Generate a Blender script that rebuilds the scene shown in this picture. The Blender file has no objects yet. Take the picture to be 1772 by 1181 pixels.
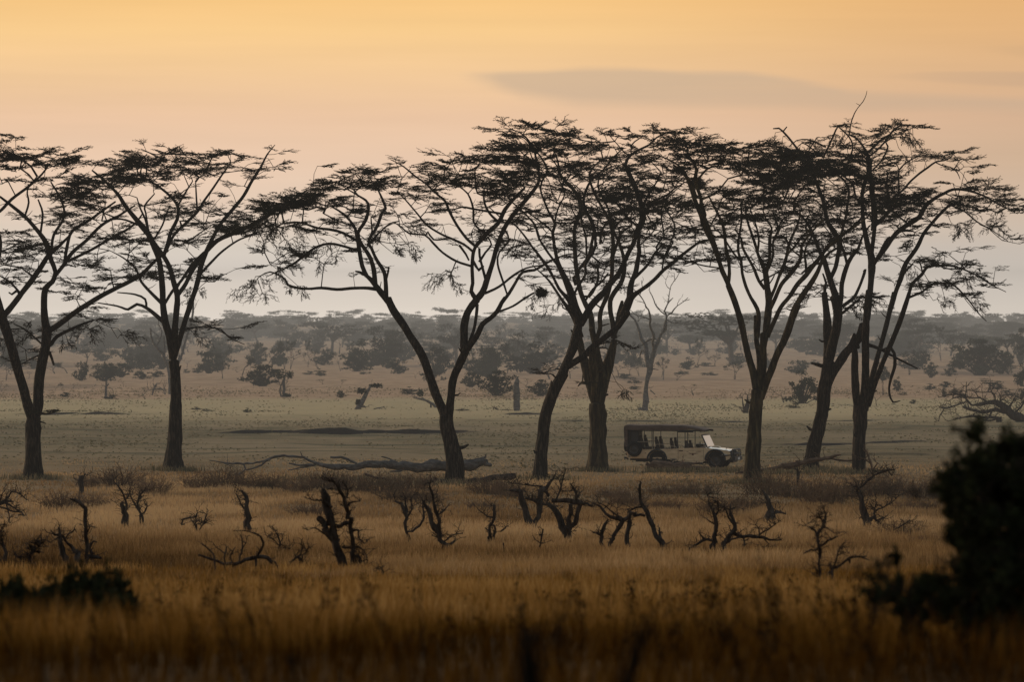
import bpy, math, random
import numpy as np
from mathutils import Vector, Matrix

rng = np.random.default_rng(7)
random.seed(7)
scene = bpy.context.scene
COL = scene.collection
PI = math.pi

# ------------------------------------------------------------------ viewpoint (metres, camera on a low rise)
F, CX, YH, CH = 7900.0, 886.0, 560.0, 6.9

_D = np.array([0, 15, 30, 50, 80, 100, 125, 150, 165, 262, 900, 1500, 2500, 4000, 9000], float)
_Z = np.array([5.3, 5.2, 4.6, 3.55, 2.14, 1.33, 0.62, 0.12, 0.0, 0.0, 0.0, 1.2, 8.0, 7.0, 4.0])

def base_z(Y):
    Y = np.asarray(Y, float)
    k = np.array([-6.0, -2.0, 2.0, 6.0])
    return sum(np.interp(Y + q, _D, _Z) for q in k) / 4

def smooth(a, b, v):
    t = np.clip((np.asarray(v, float) - a) / (b - a), 0, 1)
    return t * t * (3 - 2 * t)

def vnoise(x, y, seed=0):
    x = np.asarray(x, float); y = np.asarray(y, float)
    xi = np.floor(x); yi = np.floor(y); fx = x - xi; fy = y - yi
    fx = fx * fx * (3 - 2 * fx); fy = fy * fy * (3 - 2 * fy)
    def h(a, b):
        v = np.sin(a * 127.1 + b * 311.7 + seed * 74.7) * 43758.5453
        return v - np.floor(v)
    return (h(xi, yi) * (1 - fx) + h(xi + 1, yi) * fx) * (1 - fy) + (h(xi, yi + 1) * (1 - fx) + h(xi + 1, yi + 1) * fx) * fy

def fbm(x, y, seed=0, o=4):
    s = 0; a = .5
    for i in range(o):
        s = s + a * (vnoise(x, y, seed + i) - .5); x = np.asarray(x) * 2.03; y = np.asarray(y) * 2.03; a *= .5
    return s

# low eroded steps that cross the grass flat: (Y line, x from, x to, height, wiggle seed)
STEPS = [(290, -20.5, -1.0, .36, 3), (262, 11.0, 28.0, .14, 5), (340, -19, -12.5, .26, 7),
         (345, -3.5, 6.0, .24, 9), (238, 13, 32, .08, 12), (348, -41, -25, .15, 14), (300, 3, 30, .07, 16), (322, -10, 30, .08, 18)]

def ground_z(X, Y):
    X = np.asarray(X, float); Y = np.asarray(Y, float)
    z = base_z(Y)
    far = smooth(150, 220, Y)
    z = z + (fbm(X / 9, Y / 22, 1) * .30) * far * (1 - smooth(700, 1500, Y)) + fbm(X / 90, Y / 200, 4) * 2.0 * smooth(400, 1500, Y)
    z = z + fbm(X / 2.5, Y / 2.5, 2) * .10
    for (y0, xa, xb, hh, sd) in STEPS:
        yl = y0 + fbm(X / 6, X * 0 + sd, sd) * 12
        m = smooth(xa, xa + 7, X) * (1 - smooth(xb - 5, xb, X)) * np.clip(.75 + 1.6 * fbm(X / 2.2, X * 0 + sd * 2., sd + 1), .1, 1.4)
        t = Y - yl
        z = z + hh * m * (smooth(-.15, .15, t) * (1 - smooth(1, 18, t)) - .3 * smooth(-6, -.5, t) * (1 - smooth(-.15, .15, t)))
    return z

_yt = np.linspace(12, 262, 2000)
_pt = YH + (CH - base_z(_yt)) / _yt * F
def dist_at(py):
    """distance of the ground whose surface shows at image height py"""
    if py <= 768:
        D = F * CH / (py - YH)
        if D > 900:
            ys = np.linspace(900, 2600, 1500); p = YH + (CH - base_z(ys)) / ys * F
            return float(np.interp(-py, -p, ys))
        return D
    return float(np.interp(-py, -_pt, _yt))

def W(px, py, D):
    return np.array([(px - CX) / F * D, D, CH - (py - YH) / F * D])

CROP = dict(A=(0, 200, 2.9533), B=(400, 200, 2.9533), C=(800, 200, 2.9533), D=(1172, 150, 2.9533),
            E=(0, 500, 2.9533), F=(400, 500, 2.9533), G=(800, 500, 2.9533), H=(1172, 500, 2.9533),
            I=(0, 800, 3.107), J=(500, 800, 3.107), K=(820, 800, 3.107), L=(1202, 800, 3.107),
            M1=(0, 530, 5.907), M2=(300, 530, 5.907), M3=(600, 530, 5.907), M4=(1050, 530, 5.907), M5=(1472, 530, 5.907),
            P=(880, 220, 4.922), Q=(900, 420, 4.922), R=(1180, 360, 4.922), S=(1380, 160, 4.922), V=(840, 560, 6.815),
            N=(0, 0, 1.0))
def cv(c, x, y):
    ox, oy, s = CROP[c]
    return ox + x / s, oy + y / s

# ------------------------------------------------------------------ mesh helpers
class Geo:
    def __init__(s): s.v = []; s.f = []; s.n = 0; s.m = []
    def add(s, V, Fc, mat=0):
        V = np.asarray(V, float).reshape(-1, 3)
        Fc = np.asarray(Fc, int)
        s.v.append(V); s.f.append(Fc + s.n); s.m.append(mat); s.n += len(V)
    def build(s, name, mats, parent=None, smooth_=True, origin=None, attr=None):
        me = bpy.data.meshes.new(name)
        V = np.concatenate(s.v)
        if origin is not None: V = V - np.asarray(origin, float)
        loops = np.concatenate([f.reshape(-1) for f in s.f]).astype(np.int32)
        tot = np.concatenate([np.full(len(f), f.shape[1], np.int32) for f in s.f])
        mi = np.concatenate([np.full(len(f), m, np.int32) for f, m in zip(s.f, s.m)])
        st = np.concatenate([[0], np.cumsum(tot)[:-1]]).astype(np.int32)
        me.vertices.add(len(V)); me.vertices.foreach_set('co', V.astype(np.float32).ravel())
        me.loops.add(len(loops)); me.loops.foreach_set('vertex_index', loops)
        me.polygons.add(len(tot)); me.polygons.foreach_set('loop_start', st); me.polygons.foreach_set('loop_total', tot)
        me.polygons.foreach_set('material_index', mi)
        me.polygons.foreach_set('use_smooth', np.full(len(tot), smooth_, bool))
        if attr is not None:
            a = me.attributes.new('tint', 'FLOAT', 'POINT'); a.data.foreach_set('value', attr.astype(np.float32))
        me.update(calc_edges=True); me.validate(clean_customdata=False)
        if not isinstance(mats, (list, tuple)): mats = [mats]
        for m in mats: me.materials.append(m)
        o = bpy.data.objects.new(name, me); COL.objects.link(o)
        if parent is not None: o.parent = parent
        return o

def tag(o, label=None, cat=None, group=None, kind=None):
    if label: o['label'] = label
    if cat: o['category'] = cat
    if group: o['group'] = group
    if kind: o['kind'] = kind
    return o

def empty(name, loc, label=None, cat=None, group=None, rz=0):
    o = bpy.data.objects.new(name, None); COL.objects.link(o)
    o.location = [float(v) for v in loc]; o.rotation_euler = (0, 0, rz); o.empty_display_size = .3
    return tag(o, label, cat, group)

def catmull(P, step):
    """P: n x k control points (first 3 columns = position). Returns dense samples."""
    P = np.asarray(P, float)
    if len(P) < 2: return P
    E = np.vstack([2 * P[0] - P[1], P, 2 * P[-1] - P[-2]])
    out = []
    for i in range(1, len(E) - 2):
        p0, p1, p2, p3 = E[i - 1], E[i], E[i + 1], E[i + 2]
        n = max(1, int(round(np.linalg.norm(p2[:3] - p1[:3]) / step)))
        for t in np.arange(n) / n:
            out.append(.5 * ((2 * p1) + (-p0 + p2) * t + (2 * p0 - 5 * p1 + 4 * p2 - p3) * t * t + (-p0 + 3 * p1 - 3 * p2 + p3) * t ** 3))
    out.append(P[-1])
    return np.array(out)

def tube(g, pts, rad, sides=8, rough=.0, seed=0, cap=True, mat=0):
    pts = np.asarray(pts, float); rad = np.maximum(np.asarray(rad, float), 1e-4); n = len(pts)
    if n < 2: return
    T = np.gradient(pts, axis=0); T /= np.linalg.norm(T, axis=1)[:, None] + 1e-9
    ref = np.array([0, 1., .05]) if abs(T[0][1]) < .8 else np.array([1., 0, 0])
    U = np.zeros_like(T)
    u = ref - T[0] * ref.dot(T[0]); u /= np.linalg.norm(u); U[0] = u
    for i in range(1, n):
        u = U[i - 1] - T[i] * U[i - 1].dot(T[i]); U[i] = u / (np.linalg.norm(u) + 1e-9)
    Vv = np.cross(T, U)
    a = np.arange(sides) / sides * 2 * PI
    R = np.repeat(rad[:, None], sides, 1)
    if rough > 0:
        s = np.concatenate([[0], np.cumsum(np.linalg.norm(np.diff(pts, axis=0), axis=1))])
        r0 = np.random.default_rng(seed)
        lob = sum(r0.uniform(.3, 1) * np.sin(k * a[None, :] + r0.uniform(0, 6) + r0.uniform(-.5, .5) * s[:, None]) for k in (2, 3, 5)) / 3
        fine = vnoise((a * sides / 3)[None, :] + s[:, None] * .15, s[:, None] * 2.6, seed) - .5
        R = R * (1 + rough * (lob * 1.1 + fine * 1.3))
    V = pts[:, None, :] + R[:, :, None] * (np.cos(a)[None, :, None] * U[:, None, :] + np.sin(a)[None, :, None] * Vv[:, None, :])
    idx = np.arange(n * sides).reshape(n, sides)
    q = np.stack([idx[:-1], np.roll(idx[:-1], -1, 1), np.roll(idx[1:], -1, 1), idx[1:]], -1).reshape(-1, 4)
    g.add(V.reshape(-1, 3), q, mat)
    if cap:
        for ring, cpt in ((0, pts[0]), (n - 1, pts[-1] + T[-1] * rad[-1] * .6)):
            vv = np.vstack([V[ring], cpt]); k = np.arange(sides)
            tri = np.stack([k, np.roll(k, -1), np.full(sides, sides)], -1)
            if ring == 0: tri = tri[:, ::-1]
            g.add(vv, tri, mat)

def prisms(g, P0, P1, r0, r1, mat=0):
    """many thin three sided twigs at once"""
    P0 = np.asarray(P0, float); P1 = np.asarray(P1, float); n = len(P0)
    if n == 0: return
    r0 = np.broadcast_to(r0, n); r1 = np.broadcast_to(r1, n)
    T = P1 - P0; T /= np.linalg.norm(T, axis=1)[:, None] + 1e-9
    ref = np.where(np.abs(T[:, 2:3]) < .9, np.array([[0, 0, 1.]]), np.array([[1., 0, 0]]))
    U = np.cross(T, ref); U /= np.linalg.norm(U, axis=1)[:, None] + 1e-9
    X = np.cross(T, U)
    V = np.zeros((n, 6, 3))
    for k in range(3):
        a = k * 2 * PI / 3; d = math.cos(a) * U + math.sin(a) * X
        V[:, k] = P0 + d * r0[:, None]; V[:, 3 + k] = P1 + d * r1[:, None]
    b = (np.arange(n) * 6)[:, None, None]
    q = np.array([[0, 1, 4, 3], [1, 2, 5, 4], [2, 0, 3, 5]])[None] + b
    g.add(V.reshape(-1, 3), q.reshape(-1, 4), mat)

def leaves(g, C, size, flat=.5, r=None, mat=0):
    """small leaf triangles around points C"""
    r = r or rng
    n = len(C)
    if n == 0: return
    s = np.broadcast_to(size, n)[:, None]
    a = r.normal(size=(n, 3)); a[:, 2] *= (1 - flat); a /= np.linalg.norm(a, axis=1)[:, None] + 1e-9
    b = r.normal(size=(n, 3)); b[:, 2] *= (1 - flat * .6); b -= a * np.sum(a * b, 1)[:, None]; b /= np.linalg.norm(b, axis=1)[:, None] + 1e-9
    V = np.stack([C - a * s * .6, C + a * s * .6 + b * s * .15, C + b * s * .75], 1)
    f = np.arange(n * 3).reshape(n, 3)
    g.add(V.reshape(-1, 3), f, mat)

def slivers(g, C, Dn, ln, wd, r=None, mat=0):
    """narrow leaf triangles lying along direction Dn"""
    r = r or rng; n = len(C)
    if n == 0: return
    d = Dn + r.normal(0, .35, (n, 3)); d /= np.linalg.norm(d, axis=1)[:, None] + 1e-9
    b = np.cross(d, r.normal(size=(n, 3))); b /= np.linalg.norm(b, axis=1)[:, None] + 1e-9
    ln = np.broadcast_to(ln, n)[:, None]; wd = np.broadcast_to(wd, n)[:, None]
    V = np.stack([C - d * ln * .5, C + d * ln * .5, C + b * wd], 1)
    g.add(V.reshape(-1, 3), np.arange(n * 3).reshape(n, 3), mat)

# ------------------------------------------------------------------ materials
def newmat(name):
    m = bpy.data.materials.new(name); m.use_nodes = True
    nt = m.node_tree; nt.nodes.clear()
    return m, nt, nt.nodes, nt.links

def noise_mat(name, cols, scale=2.0, stretch=(1, 1, 1), rough=.95, bump=.0, detail=4, coord='Object', spec=.15, pos=(.3, .7), bdist=.05, rnd=.0, transl=0, metal=0):
    m, nt, N, L = newmat(name)
    out = N.new('ShaderNodeOutputMaterial'); bs = N.new('ShaderNodeBsdfPrincipled')
    tc = N.new('ShaderNodeTexCoord'); mp = N.new('ShaderNodeMapping'); mp.inputs['Scale'].default_value = stretch
    nz = N.new('ShaderNodeTexNoise'); nz.inputs['Scale'].default_value = scale; nz.inputs['Detail'].default_value = detail
    nz.inputs['Roughness'].default_value = .65
    cr = N.new('ShaderNodeValToRGB'); e = cr.color_ramp.elements
    while len(e) > 1: e.remove(e[-1])
    for i, c in enumerate(cols):
        p = pos[0] + (pos[1] - pos[0]) * i / max(1, len(cols) - 1)
        if i == 0: e[0].position = p; e[0].color = (*c, 1)
        else: e.new(p).color = (*c, 1)
    L.new(tc.outputs[coord], mp.inputs['Vector']); L.new(mp.outputs[0], nz.inputs['Vector']); L.new(nz.outputs['Fac'], cr.inputs[0])
    col = cr.outputs[0]
    if rnd:
        oi = N.new('ShaderNodeObjectInfo'); mr = N.new('ShaderNodeMapRange'); mr.inputs['To Min'].default_value = 1 - rnd; mr.inputs['To Max'].default_value = 1 + rnd
        L.new(oi.outputs['Random'], mr.inputs[0]); hv = N.new('ShaderNodeHueSaturation'); L.new(mr.outputs[0], hv.inputs['Value']); L.new(col, hv.inputs['Color']); col = hv.outputs[0]
    L.new(col, bs.inputs['Base Color']); bs.inputs['Roughness'].default_value = rough; bs.inputs['Specular IOR Level'].default_value = spec
    bs.inputs['Metallic'].default_value = metal
    if bump:
        bp = N.new('ShaderNodeBump'); bp.inputs['Strength'].default_value = bump; bp.inputs['Distance'].default_value = bdist
        L.new(nz.outputs['Fac'], bp.inputs['Height']); L.new(bp.outputs[0], bs.inputs['Normal'])
    if transl:
        tr = N.new('ShaderNodeBsdfTranslucent'); L.new(col, tr.inputs['Color']); mx = N.new('ShaderNodeMixShader'); mx.inputs[0].default_value = transl
        L.new(bs.outputs[0], mx.inputs[1]); L.new(tr.outputs[0], mx.inputs[2]); L.new(mx.outputs[0], out.inputs[0])
    else:
        L.new(bs.outputs[0], out.inputs[0])
    return m

BARK = noise_mat('bark_dark', [(.008, .006, .004), (.026, .019, .013), (.085, .062, .042)], 3.4, (3.4, 3.4, .6), bump=1.0, bdist=.3, spec=.05)
BARK_Y = noise_mat('bark_yellowish', [(.013, .009, .006), (.034, .025, .014), (.10, .072, .034)], 2.4, (2.8, 2.8, .4), bump=1.0, bdist=.25, spec=.05)
TWIG = noise_mat('acacia_twig', [(.016, .012, .008), (.034, .025, .017)], 1.0, spec=.03)
LEAF = noise_mat('acacia_leaf', [(.016, .014, .008), (.036, .031, .017)], .6, spec=.03, transl=.15)
DEAD = noise_mat('dead_wood', [(.014, .010, .007), (.035, .025, .018), (.07, .052, .038)], 3.5, (2.5, 2.5, .6), bump=.9, bdist=.05, spec=.05)
DEADG = noise_mat('weathered_grey_wood', [(.045, .038, .032), (.09, .078, .066), (.15, .13, .11)], 2.6, (1.2, 3, 3), bump=.9, bdist=.06, spec=.05)
DEADR = noise_mat('reddish_fallen_wood', [(.04, .024, .015), (.09, .055, .034), (.15, .1, .065)], 2.6, (1.2, 3, 3), bump=.9, bdist=.06, spec=.05)
FARLEAF = noise_mat('far_foliage', [(.012, .013, .007), (.028, .029, .016), (.055, .053, .03)], .9, spec=.03, transl=.1, rnd=.25)
FARWOOD = noise_mat('far_bark', [(.03, .023, .017), (.07, .055, .042)], 2.0, spec=.03, rnd=.25)
NEST = noise_mat('woven_straw', [(.008, .006, .004), (.03, .021, .013)], 9, spec=.03)
# ------------------------------------------------------------------ acacia growth
def make_spray(seed, droop=0.0, flat=.10):
    r = np.random.default_rng(seed); S0 = []; S1 = []; R = []; Lf = []; Ld = []
    def rec(p, ang, ln, lev, pitch):
        n = 4 if lev == 0 else 3
        a = ang; q = p; pt = pitch
        for i in range(n):
            a += r.normal(0, .20); pt = pt * .6 + r.normal(0, flat * 1.6) - droop * .22
            d = np.array([math.cos(a) * math.cos(pt), math.sin(a) * math.cos(pt), math.sin(pt)])
            e = q + d * ln / n
            S0.append(q); S1.append(e); R.append([.0145, .0105, .0078][lev])
            for _ in range((1, 4, 4)[lev]):
                t = r.uniform(0, 1); Lf.append(q + (e - q) * t + r.normal(0, .012, 3)); Ld.append(d)
            if lev < 2:
                for sgn in ((1, -1) if r.random() < .85 else (r.choice([-1, 1]),)):
                    rec(e, a + sgn * r.uniform(.3, .8), ln * r.uniform(.42, .62), lev + 1, pt + r.normal(0, flat * 1.5))
            q = e
    rec(np.zeros(3), 0.0, .74, 0, r.uniform(0, .12))
    return np.array(S0), np.array(S1), np.array(R), np.hstack([np.array(Lf), np.array(Ld)])
SPRAYS = [make_spray(100 + i) for i in range(10)]
DROOPS = [make_spray(200 + i, droop=1.1, flat=.3) for i in range(6)]
BUSHY = [make_spray(300 + i, flat=.55) for i in range(8)]

def limbs_3d(limbs, D, spread=.55, r=None, twist=1.0):
    """limbs traced in image space -> 3D polylines at distance D; each starts on the one it grows from and leans out in depth"""
    r = r or rng
    done = []           # arrays of (x, y, z, r, px, py)
    for li, (c, pts) in enumerate(limbs):
        _, _, s = CROP[c]
        A = np.array([[*cv(c, p[0], p[1]), p[2] / s] for p in pts], float)
        ppm = F / D
        d0 = 0.0
        if done:
            best = None
            for Q in done:
                dd = np.hypot(Q[:, 4] - A[0, 0], Q[:, 5] - A[0, 1]); k = dd.argmin()
                if best is None or dd[k] < best[0]: best = (dd[k], Q[k])
            d0 = best[1][1] - D
            if best[0] < 14: A[0, 0] = .5 * A[0, 0] + .5 * best[1][4]; A[0, 1] = .5 * A[0, 1] + .5 * best[1][5]
        seg = np.concatenate([[0], np.cumsum(np.hypot(np.diff(A[:, 0]), np.diff(A[:, 1])))]) / ppm
        slope = 0 if li == 0 else r.uniform(-spread, spread) * twist
        dep = D + d0 + slope * seg + (0 if li == 0 else r.normal(0, .12) * seg * .3)
        P3 = np.array([[*W(A[i, 0], A[i, 1], dep[i]), A[i, 2] / F * dep[i]] for i in range(len(A))])
        Cc = catmull(P3, .22 * D / 200)
        px = CX + Cc[:, 0] / Cc[:, 1] * F; py = YH + (CH - Cc[:, 2]) / Cc[:, 1] * F
        done.append(np.column_stack([Cc, px, py]))
    return done

def grow(L3, pads, D, g, r, S=1.0, leafy=1.0, rmin=.013, lib=None, maxr=.15, clump=1.0, wob=.05, fill=0, leafs=1.0):
    """grow branchlets from the traced limbs to points inside the foliage pads, then put twig sprays on their ends"""
    ppm = F / D
    nodes = np.concatenate([q[3 if i == 0 else 0:, :4] for i, q in enumerate(L3)])
    ok = nodes[:, 3] < maxr * S
    nodes = nodes[ok] if ok.sum() > 5 else nodes
    n0 = len(nodes)
    sk = np.concatenate(L3)
    AT = []
    for pad in pads:
        c, x, y, hw, hh, dn = pad[:6]; tilt = pad[6] if len(pad) > 6 else 0.0; typ = pad[7] if len(pad) > 7 else 0
        s = CROP[c][2]; px, py = cv(c, x, y); hw /= s; hh /= s
        n = max(2, int(dn * clump * 4 * hw * hh * (36 / ppm / S) ** 2 / 98 + .5))
        # sub clumps give light and dark patches
        k = max(1, n // 9)
        cc = r.uniform(-1, 1, (k, 2))
        near = sk[np.argmin(np.hypot(sk[:, 4] - px, sk[:, 5] - py))]
        for i in range(n):
            if r.random() < .45:
                q = cc[r.integers(k)] + r.normal(0, (.3, .3)) ; q = np.clip(q, -1.1, 1.1)
            else: q = r.uniform(-1, 1, 2)
            if q[0] ** 2 * .8 + q[1] ** 2 * .5 > 1.1: continue
            u = px + q[0] * hw; v = py + q[1] * hh * (1 - .3 * q[0] ** 2) + tilt * q[0] * hw
            kk = np.argmin(np.hypot(sk[:, 4] - u, (sk[:, 5] - v)))
            dep = .5 * sk[kk, 1] + .5 * near[1] + r.normal(0, 1.1 * S)
            AT.append((*W(u, v, dep), typ))
    up = sk[(sk[:, 3] < .11 * S)]
    if fill and len(up):
        lo = np.percentile(up[:, 2], 22); hi = np.percentile(up[:, 2], 80)
        for _ in range(fill):
            q = up[r.integers(len(up))]
            if q[2] < lo or q[2] > hi: continue
            p = q[:3] + np.clip(r.normal(0, 1, 3), -1.3, 1.3) * [.9 * S, 1.1 * S, .45 * S] + [0, 0, .3 * S]
            AT.append((*p, 2 if r.random() < .75 else 0))
    AT = np.array(AT)
    if len(AT) == 0: return
    cap = len(AT) * 60 + n0
    NP = np.zeros((cap, 3)); NR = np.zeros(cap); par = np.full(cap, -1); NP[:n0] = nodes[:, :3]; n = n0
    dmin = np.array([np.min(np.linalg.norm(nodes[:, :3] - a[:3], axis=1)) for a in AT])
    ends = []
    for i in np.argsort(dmin):
        a = AT[i, :3]; typ = AT[i, 3]
        dv = a - NP[:n]; dd = np.linalg.norm(dv, axis=1)
        if typ == 1: cost = dd + 1.2 * np.maximum(0, dv[:, 2])
        else: cost = dd + 1.0 * np.maximum(0, -dv[:, 2] + .1) + .15 * np.maximum(0, dv[:, 2] - 1.5 * S)
        k = int(cost.argmin()); p = NP[k]; d = dd[k]
        m = max(1, int(d / (.42 * S)))
        if typ == 1: c_ = p + (a - p) * np.array([.6, .6, .15])
        else: c_ = p + (a - p) * np.array([.45, .45, .8])
        prev = k
        for j in range(1, m + 1):
            t = j / m; q = (1 - t) ** 2 * p + 2 * t * (1 - t) * c_ + t * t * a
            if j < m: q = q + r.normal(0, wob * S, 3)
            NP[n] = q; par[n] = prev; prev = n; n += 1
        dr = NP[n - 1] - NP[par[n - 1]]
        ends.append((n - 1, dr, typ))
    w = np.zeros(n)
    for e, _, _ in ends: w[e] = 1
    for i in range(n - 1, n0 - 1, -1): w[par[i]] += w[i]
    NR[:n] = rmin * S * np.maximum(w[:n], 1) ** .46
    idx = np.arange(n0, n)
    pr = par[idx]
    r1 = NR[idx]; r0 = np.where(pr >= n0, NR[pr], NR[idx] * 1.15); r0 = np.minimum(r0, r1 * 1.5)
    big = r1 > .02 * S
    prisms(g, NP[pr], NP[idx], r0, r1)
    # sprays
    P0 = []; P1 = []; RR = []; LL = []
    for e, dr, typ in ends:
        ang = math.atan2(dr[1], dr[0]) + r.normal(0, .5)
        src = lib or (DROOPS if typ == 1 else SPRAYS)
        s0, s1, rr, lf = src[r.integers(len(src))]
        sc = S * r.uniform(.6, 1.3)
        if typ == 2: sc *= .9
        ca, sa = math.cos(ang), math.sin(ang)
        M = np.array([[ca, -sa, 0], [sa, ca, 0], [0, 0, 1]]) * sc
        pit = r.normal(.04, .14)
        K = np.array([[math.cos(pit), 0, -math.sin(pit)], [0, 1, 0], [math.sin(pit), 0, math.cos(pit)]])
        M = M @ K
        o = NP[e]
        P0.append(s0 @ M.T + o); P1.append(s1 @ M.T + o); RR.append(rr * S)
        if typ != 2:
            keep = r.random(len(lf)) < leafy * (.15 if typ == 1 else .28)
            lk = lf[keep]; LL.append(np.hstack([lk[:, :3] @ M.T + o, lk[:, 3:] @ M.T / sc]))
    P0 = np.concatenate(P0); P1 = np.concatenate(P1); RR = np.concatenate(RR)
    prisms(g, P0, P1, RR, RR * .8)
    if LL:
        LL = np.concatenate(LL); m = len(LL)
        if leafs > 1.5: leaves(g, LL[:, :3], r.uniform(.035, .075, m) * S * leafs, .3, r, mat=1)
        else: slivers(g, LL[:, :3], LL[:, 3:], r.uniform(.09, .17, m) * S, r.uniform(.016, .030, m) * S, r, mat=1)

def acacia(name, limbs, pads, D, label, seed, bark=BARK, S=1.0, leafy=1.0, spread=.55, rough=.20, group=None, cat='tree', clump=1.0, crown_name='crown', maxr=.15, lib=None, wob=.05, leafmat=None, flare=1.35, fill=110, leafs=1.0):
    r = np.random.default_rng(seed)
    L3 = limbs_3d(limbs, D, spread, r)
    b = L3[0][0]; bx = b[0]; bz = float(ground_z(bx, D))
    root = empty(name, (bx, D, bz), label, cat, group)
    o = np.array([bx, D, bz])
    g = Geo()
    for i, q in enumerate(L3):
        P = q[:, :3].copy(); R = q[:, 3].copy()
        if i == 0:      # bury the foot and flare it
            s = np.concatenate([[0], np.cumsum(np.linalg.norm(np.diff(P, axis=0), axis=1))])
            R = R * (1 + (flare - 1) * np.exp(-s / (.45 * S)))
            P = np.vstack([[P[0, 0], P[0, 1], min(bz, P[0, 2]) - .4 * S], P]); R = np.concatenate([[R[0] * 1.1], R])
        sd = 22 if R.max() > .3 * S else (10 if R.max() > .08 * S else 6)
        tube(g, P, R, sd, rough if R.max() > .1 * S else rough * .8, seed * 50 + i)
        # short stubs and knots on the limbs
        if R.max() > .05 * S and len(P) > 8:
            for _ in range(r.integers(0, 3)):
                k = r.integers(3, len(P) - 2); dr = r.normal(size=3); dr[2] = abs(dr[2]) * .5; dr /= np.linalg.norm(dr)
                ln = r.uniform(.15, .45) * S; rr = R[k] * .28
                tube(g, [P[k], P[k] + dr * (R[k] + ln * .5), P[k] + dr * (R[k] + ln) + [0, 0, .08 * S]], [rr, rr * .8, rr * .4], 5, .1, seed + k)
    g.build('trunk', bark, root, origin=o)
    if pads:
        g = Geo(); grow(L3, pads, D, g, r, S, leafy, clump=clump, maxr=maxr, lib=lib, wob=wob, fill=fill, leafs=leafs)
        g.build(crown_name, [TWIG, leafmat or LEAF], root, smooth_=False, origin=o)
    return root, L3

def B_(c, *v):  # traced limb: crop, x, y, halfwidth, x, y, halfwidth ...
    return (c, [(v[i], v[i + 1], v[i + 2]) for i in range(0, len(v), 3)])

# ---- tree 1: left edge, forks low
T1 = [
 B_('E', 165,980,42, 168,860,40, 168,760,39, 168,690,38, 178,650,34),
 B_('E', 172,680,28, 150,620,28, 115,500,26, 72,350,25, 30,210,25, 5,130,24, -20,50,22, -30,-40,18),
 B_('E', 170,670,28, 193,600,27, 200,480,27, 215,380,27, 235,280,27, 240,220,26),
 B_('A', 240,1110,24, 228,1040,18, 225,960,17, 232,885,17, 268,850,13, 283,800,12, 262,745,12, 250,700,14, 235,650,13, 200,600,11, 130,520,9, 60,462,8, 0,415,6),
 B_('A', 245,1105,18, 300,1070,16, 380,1010,15, 450,965,14, 540,910,13, 650,855,11, 725,812,10, 795,742,8, 860,690,5),
 B_('A', 5,1030,16, 60,975,15, 110,910,14, 160,845,14, 210,775,13, 248,715,12, 300,670,8, 350,620,6),
 B_('A', 278,820,11, 325,765,11, 370,700,10, 440,640,9, 520,560,8, 610,510,6, 690,460,4),
 B_('A', 330,765,9, 345,660,9, 370,590,9, 450,540,8, 520,490,7, 590,440,5),
 B_('A', 360,745,9, 460,690,8, 560,632,7, 680,562,6, 730,500,4),
 B_('A', 262,690,8, 275,610,8, 328,520,7, 312,430,6, 260,340,4),
 B_('A', 125,510,6, 147,445,6, 140,380,4, 190,310,3),
 B_('A', 215,600,6, 218,500,6, 195,430,4),
 B_('A', -30,960,14, -20,800,13, 0,650,12, -40,500,10, 0,490,9, 60,428,8, 150,360,7, 215,300,5, 250,250,4),
 B_('A', 100,910,7, 50,850,6, 0,820,4), B_('A', 90,900,8, 60,915,6, 45,905,4),
 B_('E', 235,300,12, 265,280,10, 290,245,10, 400,190,7, 480,160,4),
 B_('E', 232,310,10, 255,330,8, 275,390,5), B_('E', 200,640,7, 240,640,5, 280,632,3), B_('E', 205,680,5, 235,690,3),
 B_('E', 225,290,6, 130,210,5, 70,180,3), B_('E', 215,330,5, 120,380,3, 60,420,2),
]
T1P = [('A',30,105,60,15,.9),('A',30,160,60,20,.8),('A',180,215,170,22,1.2),('A',60,215,100,25,1.1),('A',330,240,110,18,1.1),('A',150,265,160,20,.8),
 ('A',60,345,90,12,.9),('A',330,330,160,30,.7),('A',430,400,150,50,.6),('A',300,400,130,40,.45),('A',420,480,110,40,.5),('A',330,520,80,40,.4),
 ('A',90,650,80,40,.8),('A',120,705,80,20,.8),('A',30,840,50,30,.7),('A',60,770,60,50,.5),('A',150,690,90,60,.3),('A',90,600,60,15,.7),
 ('A',380,905,110,35,.5),('A',620,855,110,18,.8),('A',700,830,110,18,.8),('A',400,955,60,15,.6),('A',520,780,130,20,.4),('A',600,640,110,14,.9),
 ('E',420,150,110,16,.8),('E',350,210,100,12,.4),('E',470,190,60,50,.3,0,1),('E',100,200,90,60,.22,0,1),('E',120,330,80,60,.3,0,2),('E',60,180,60,40,.3,0,2),
 ('E',240,640,30,20,.6),('E',330,250,60,30,.3,0,1),('E',610,200,40,60,.25,0,1),('E',160,250,80,60,.3,0,2)]

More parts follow.
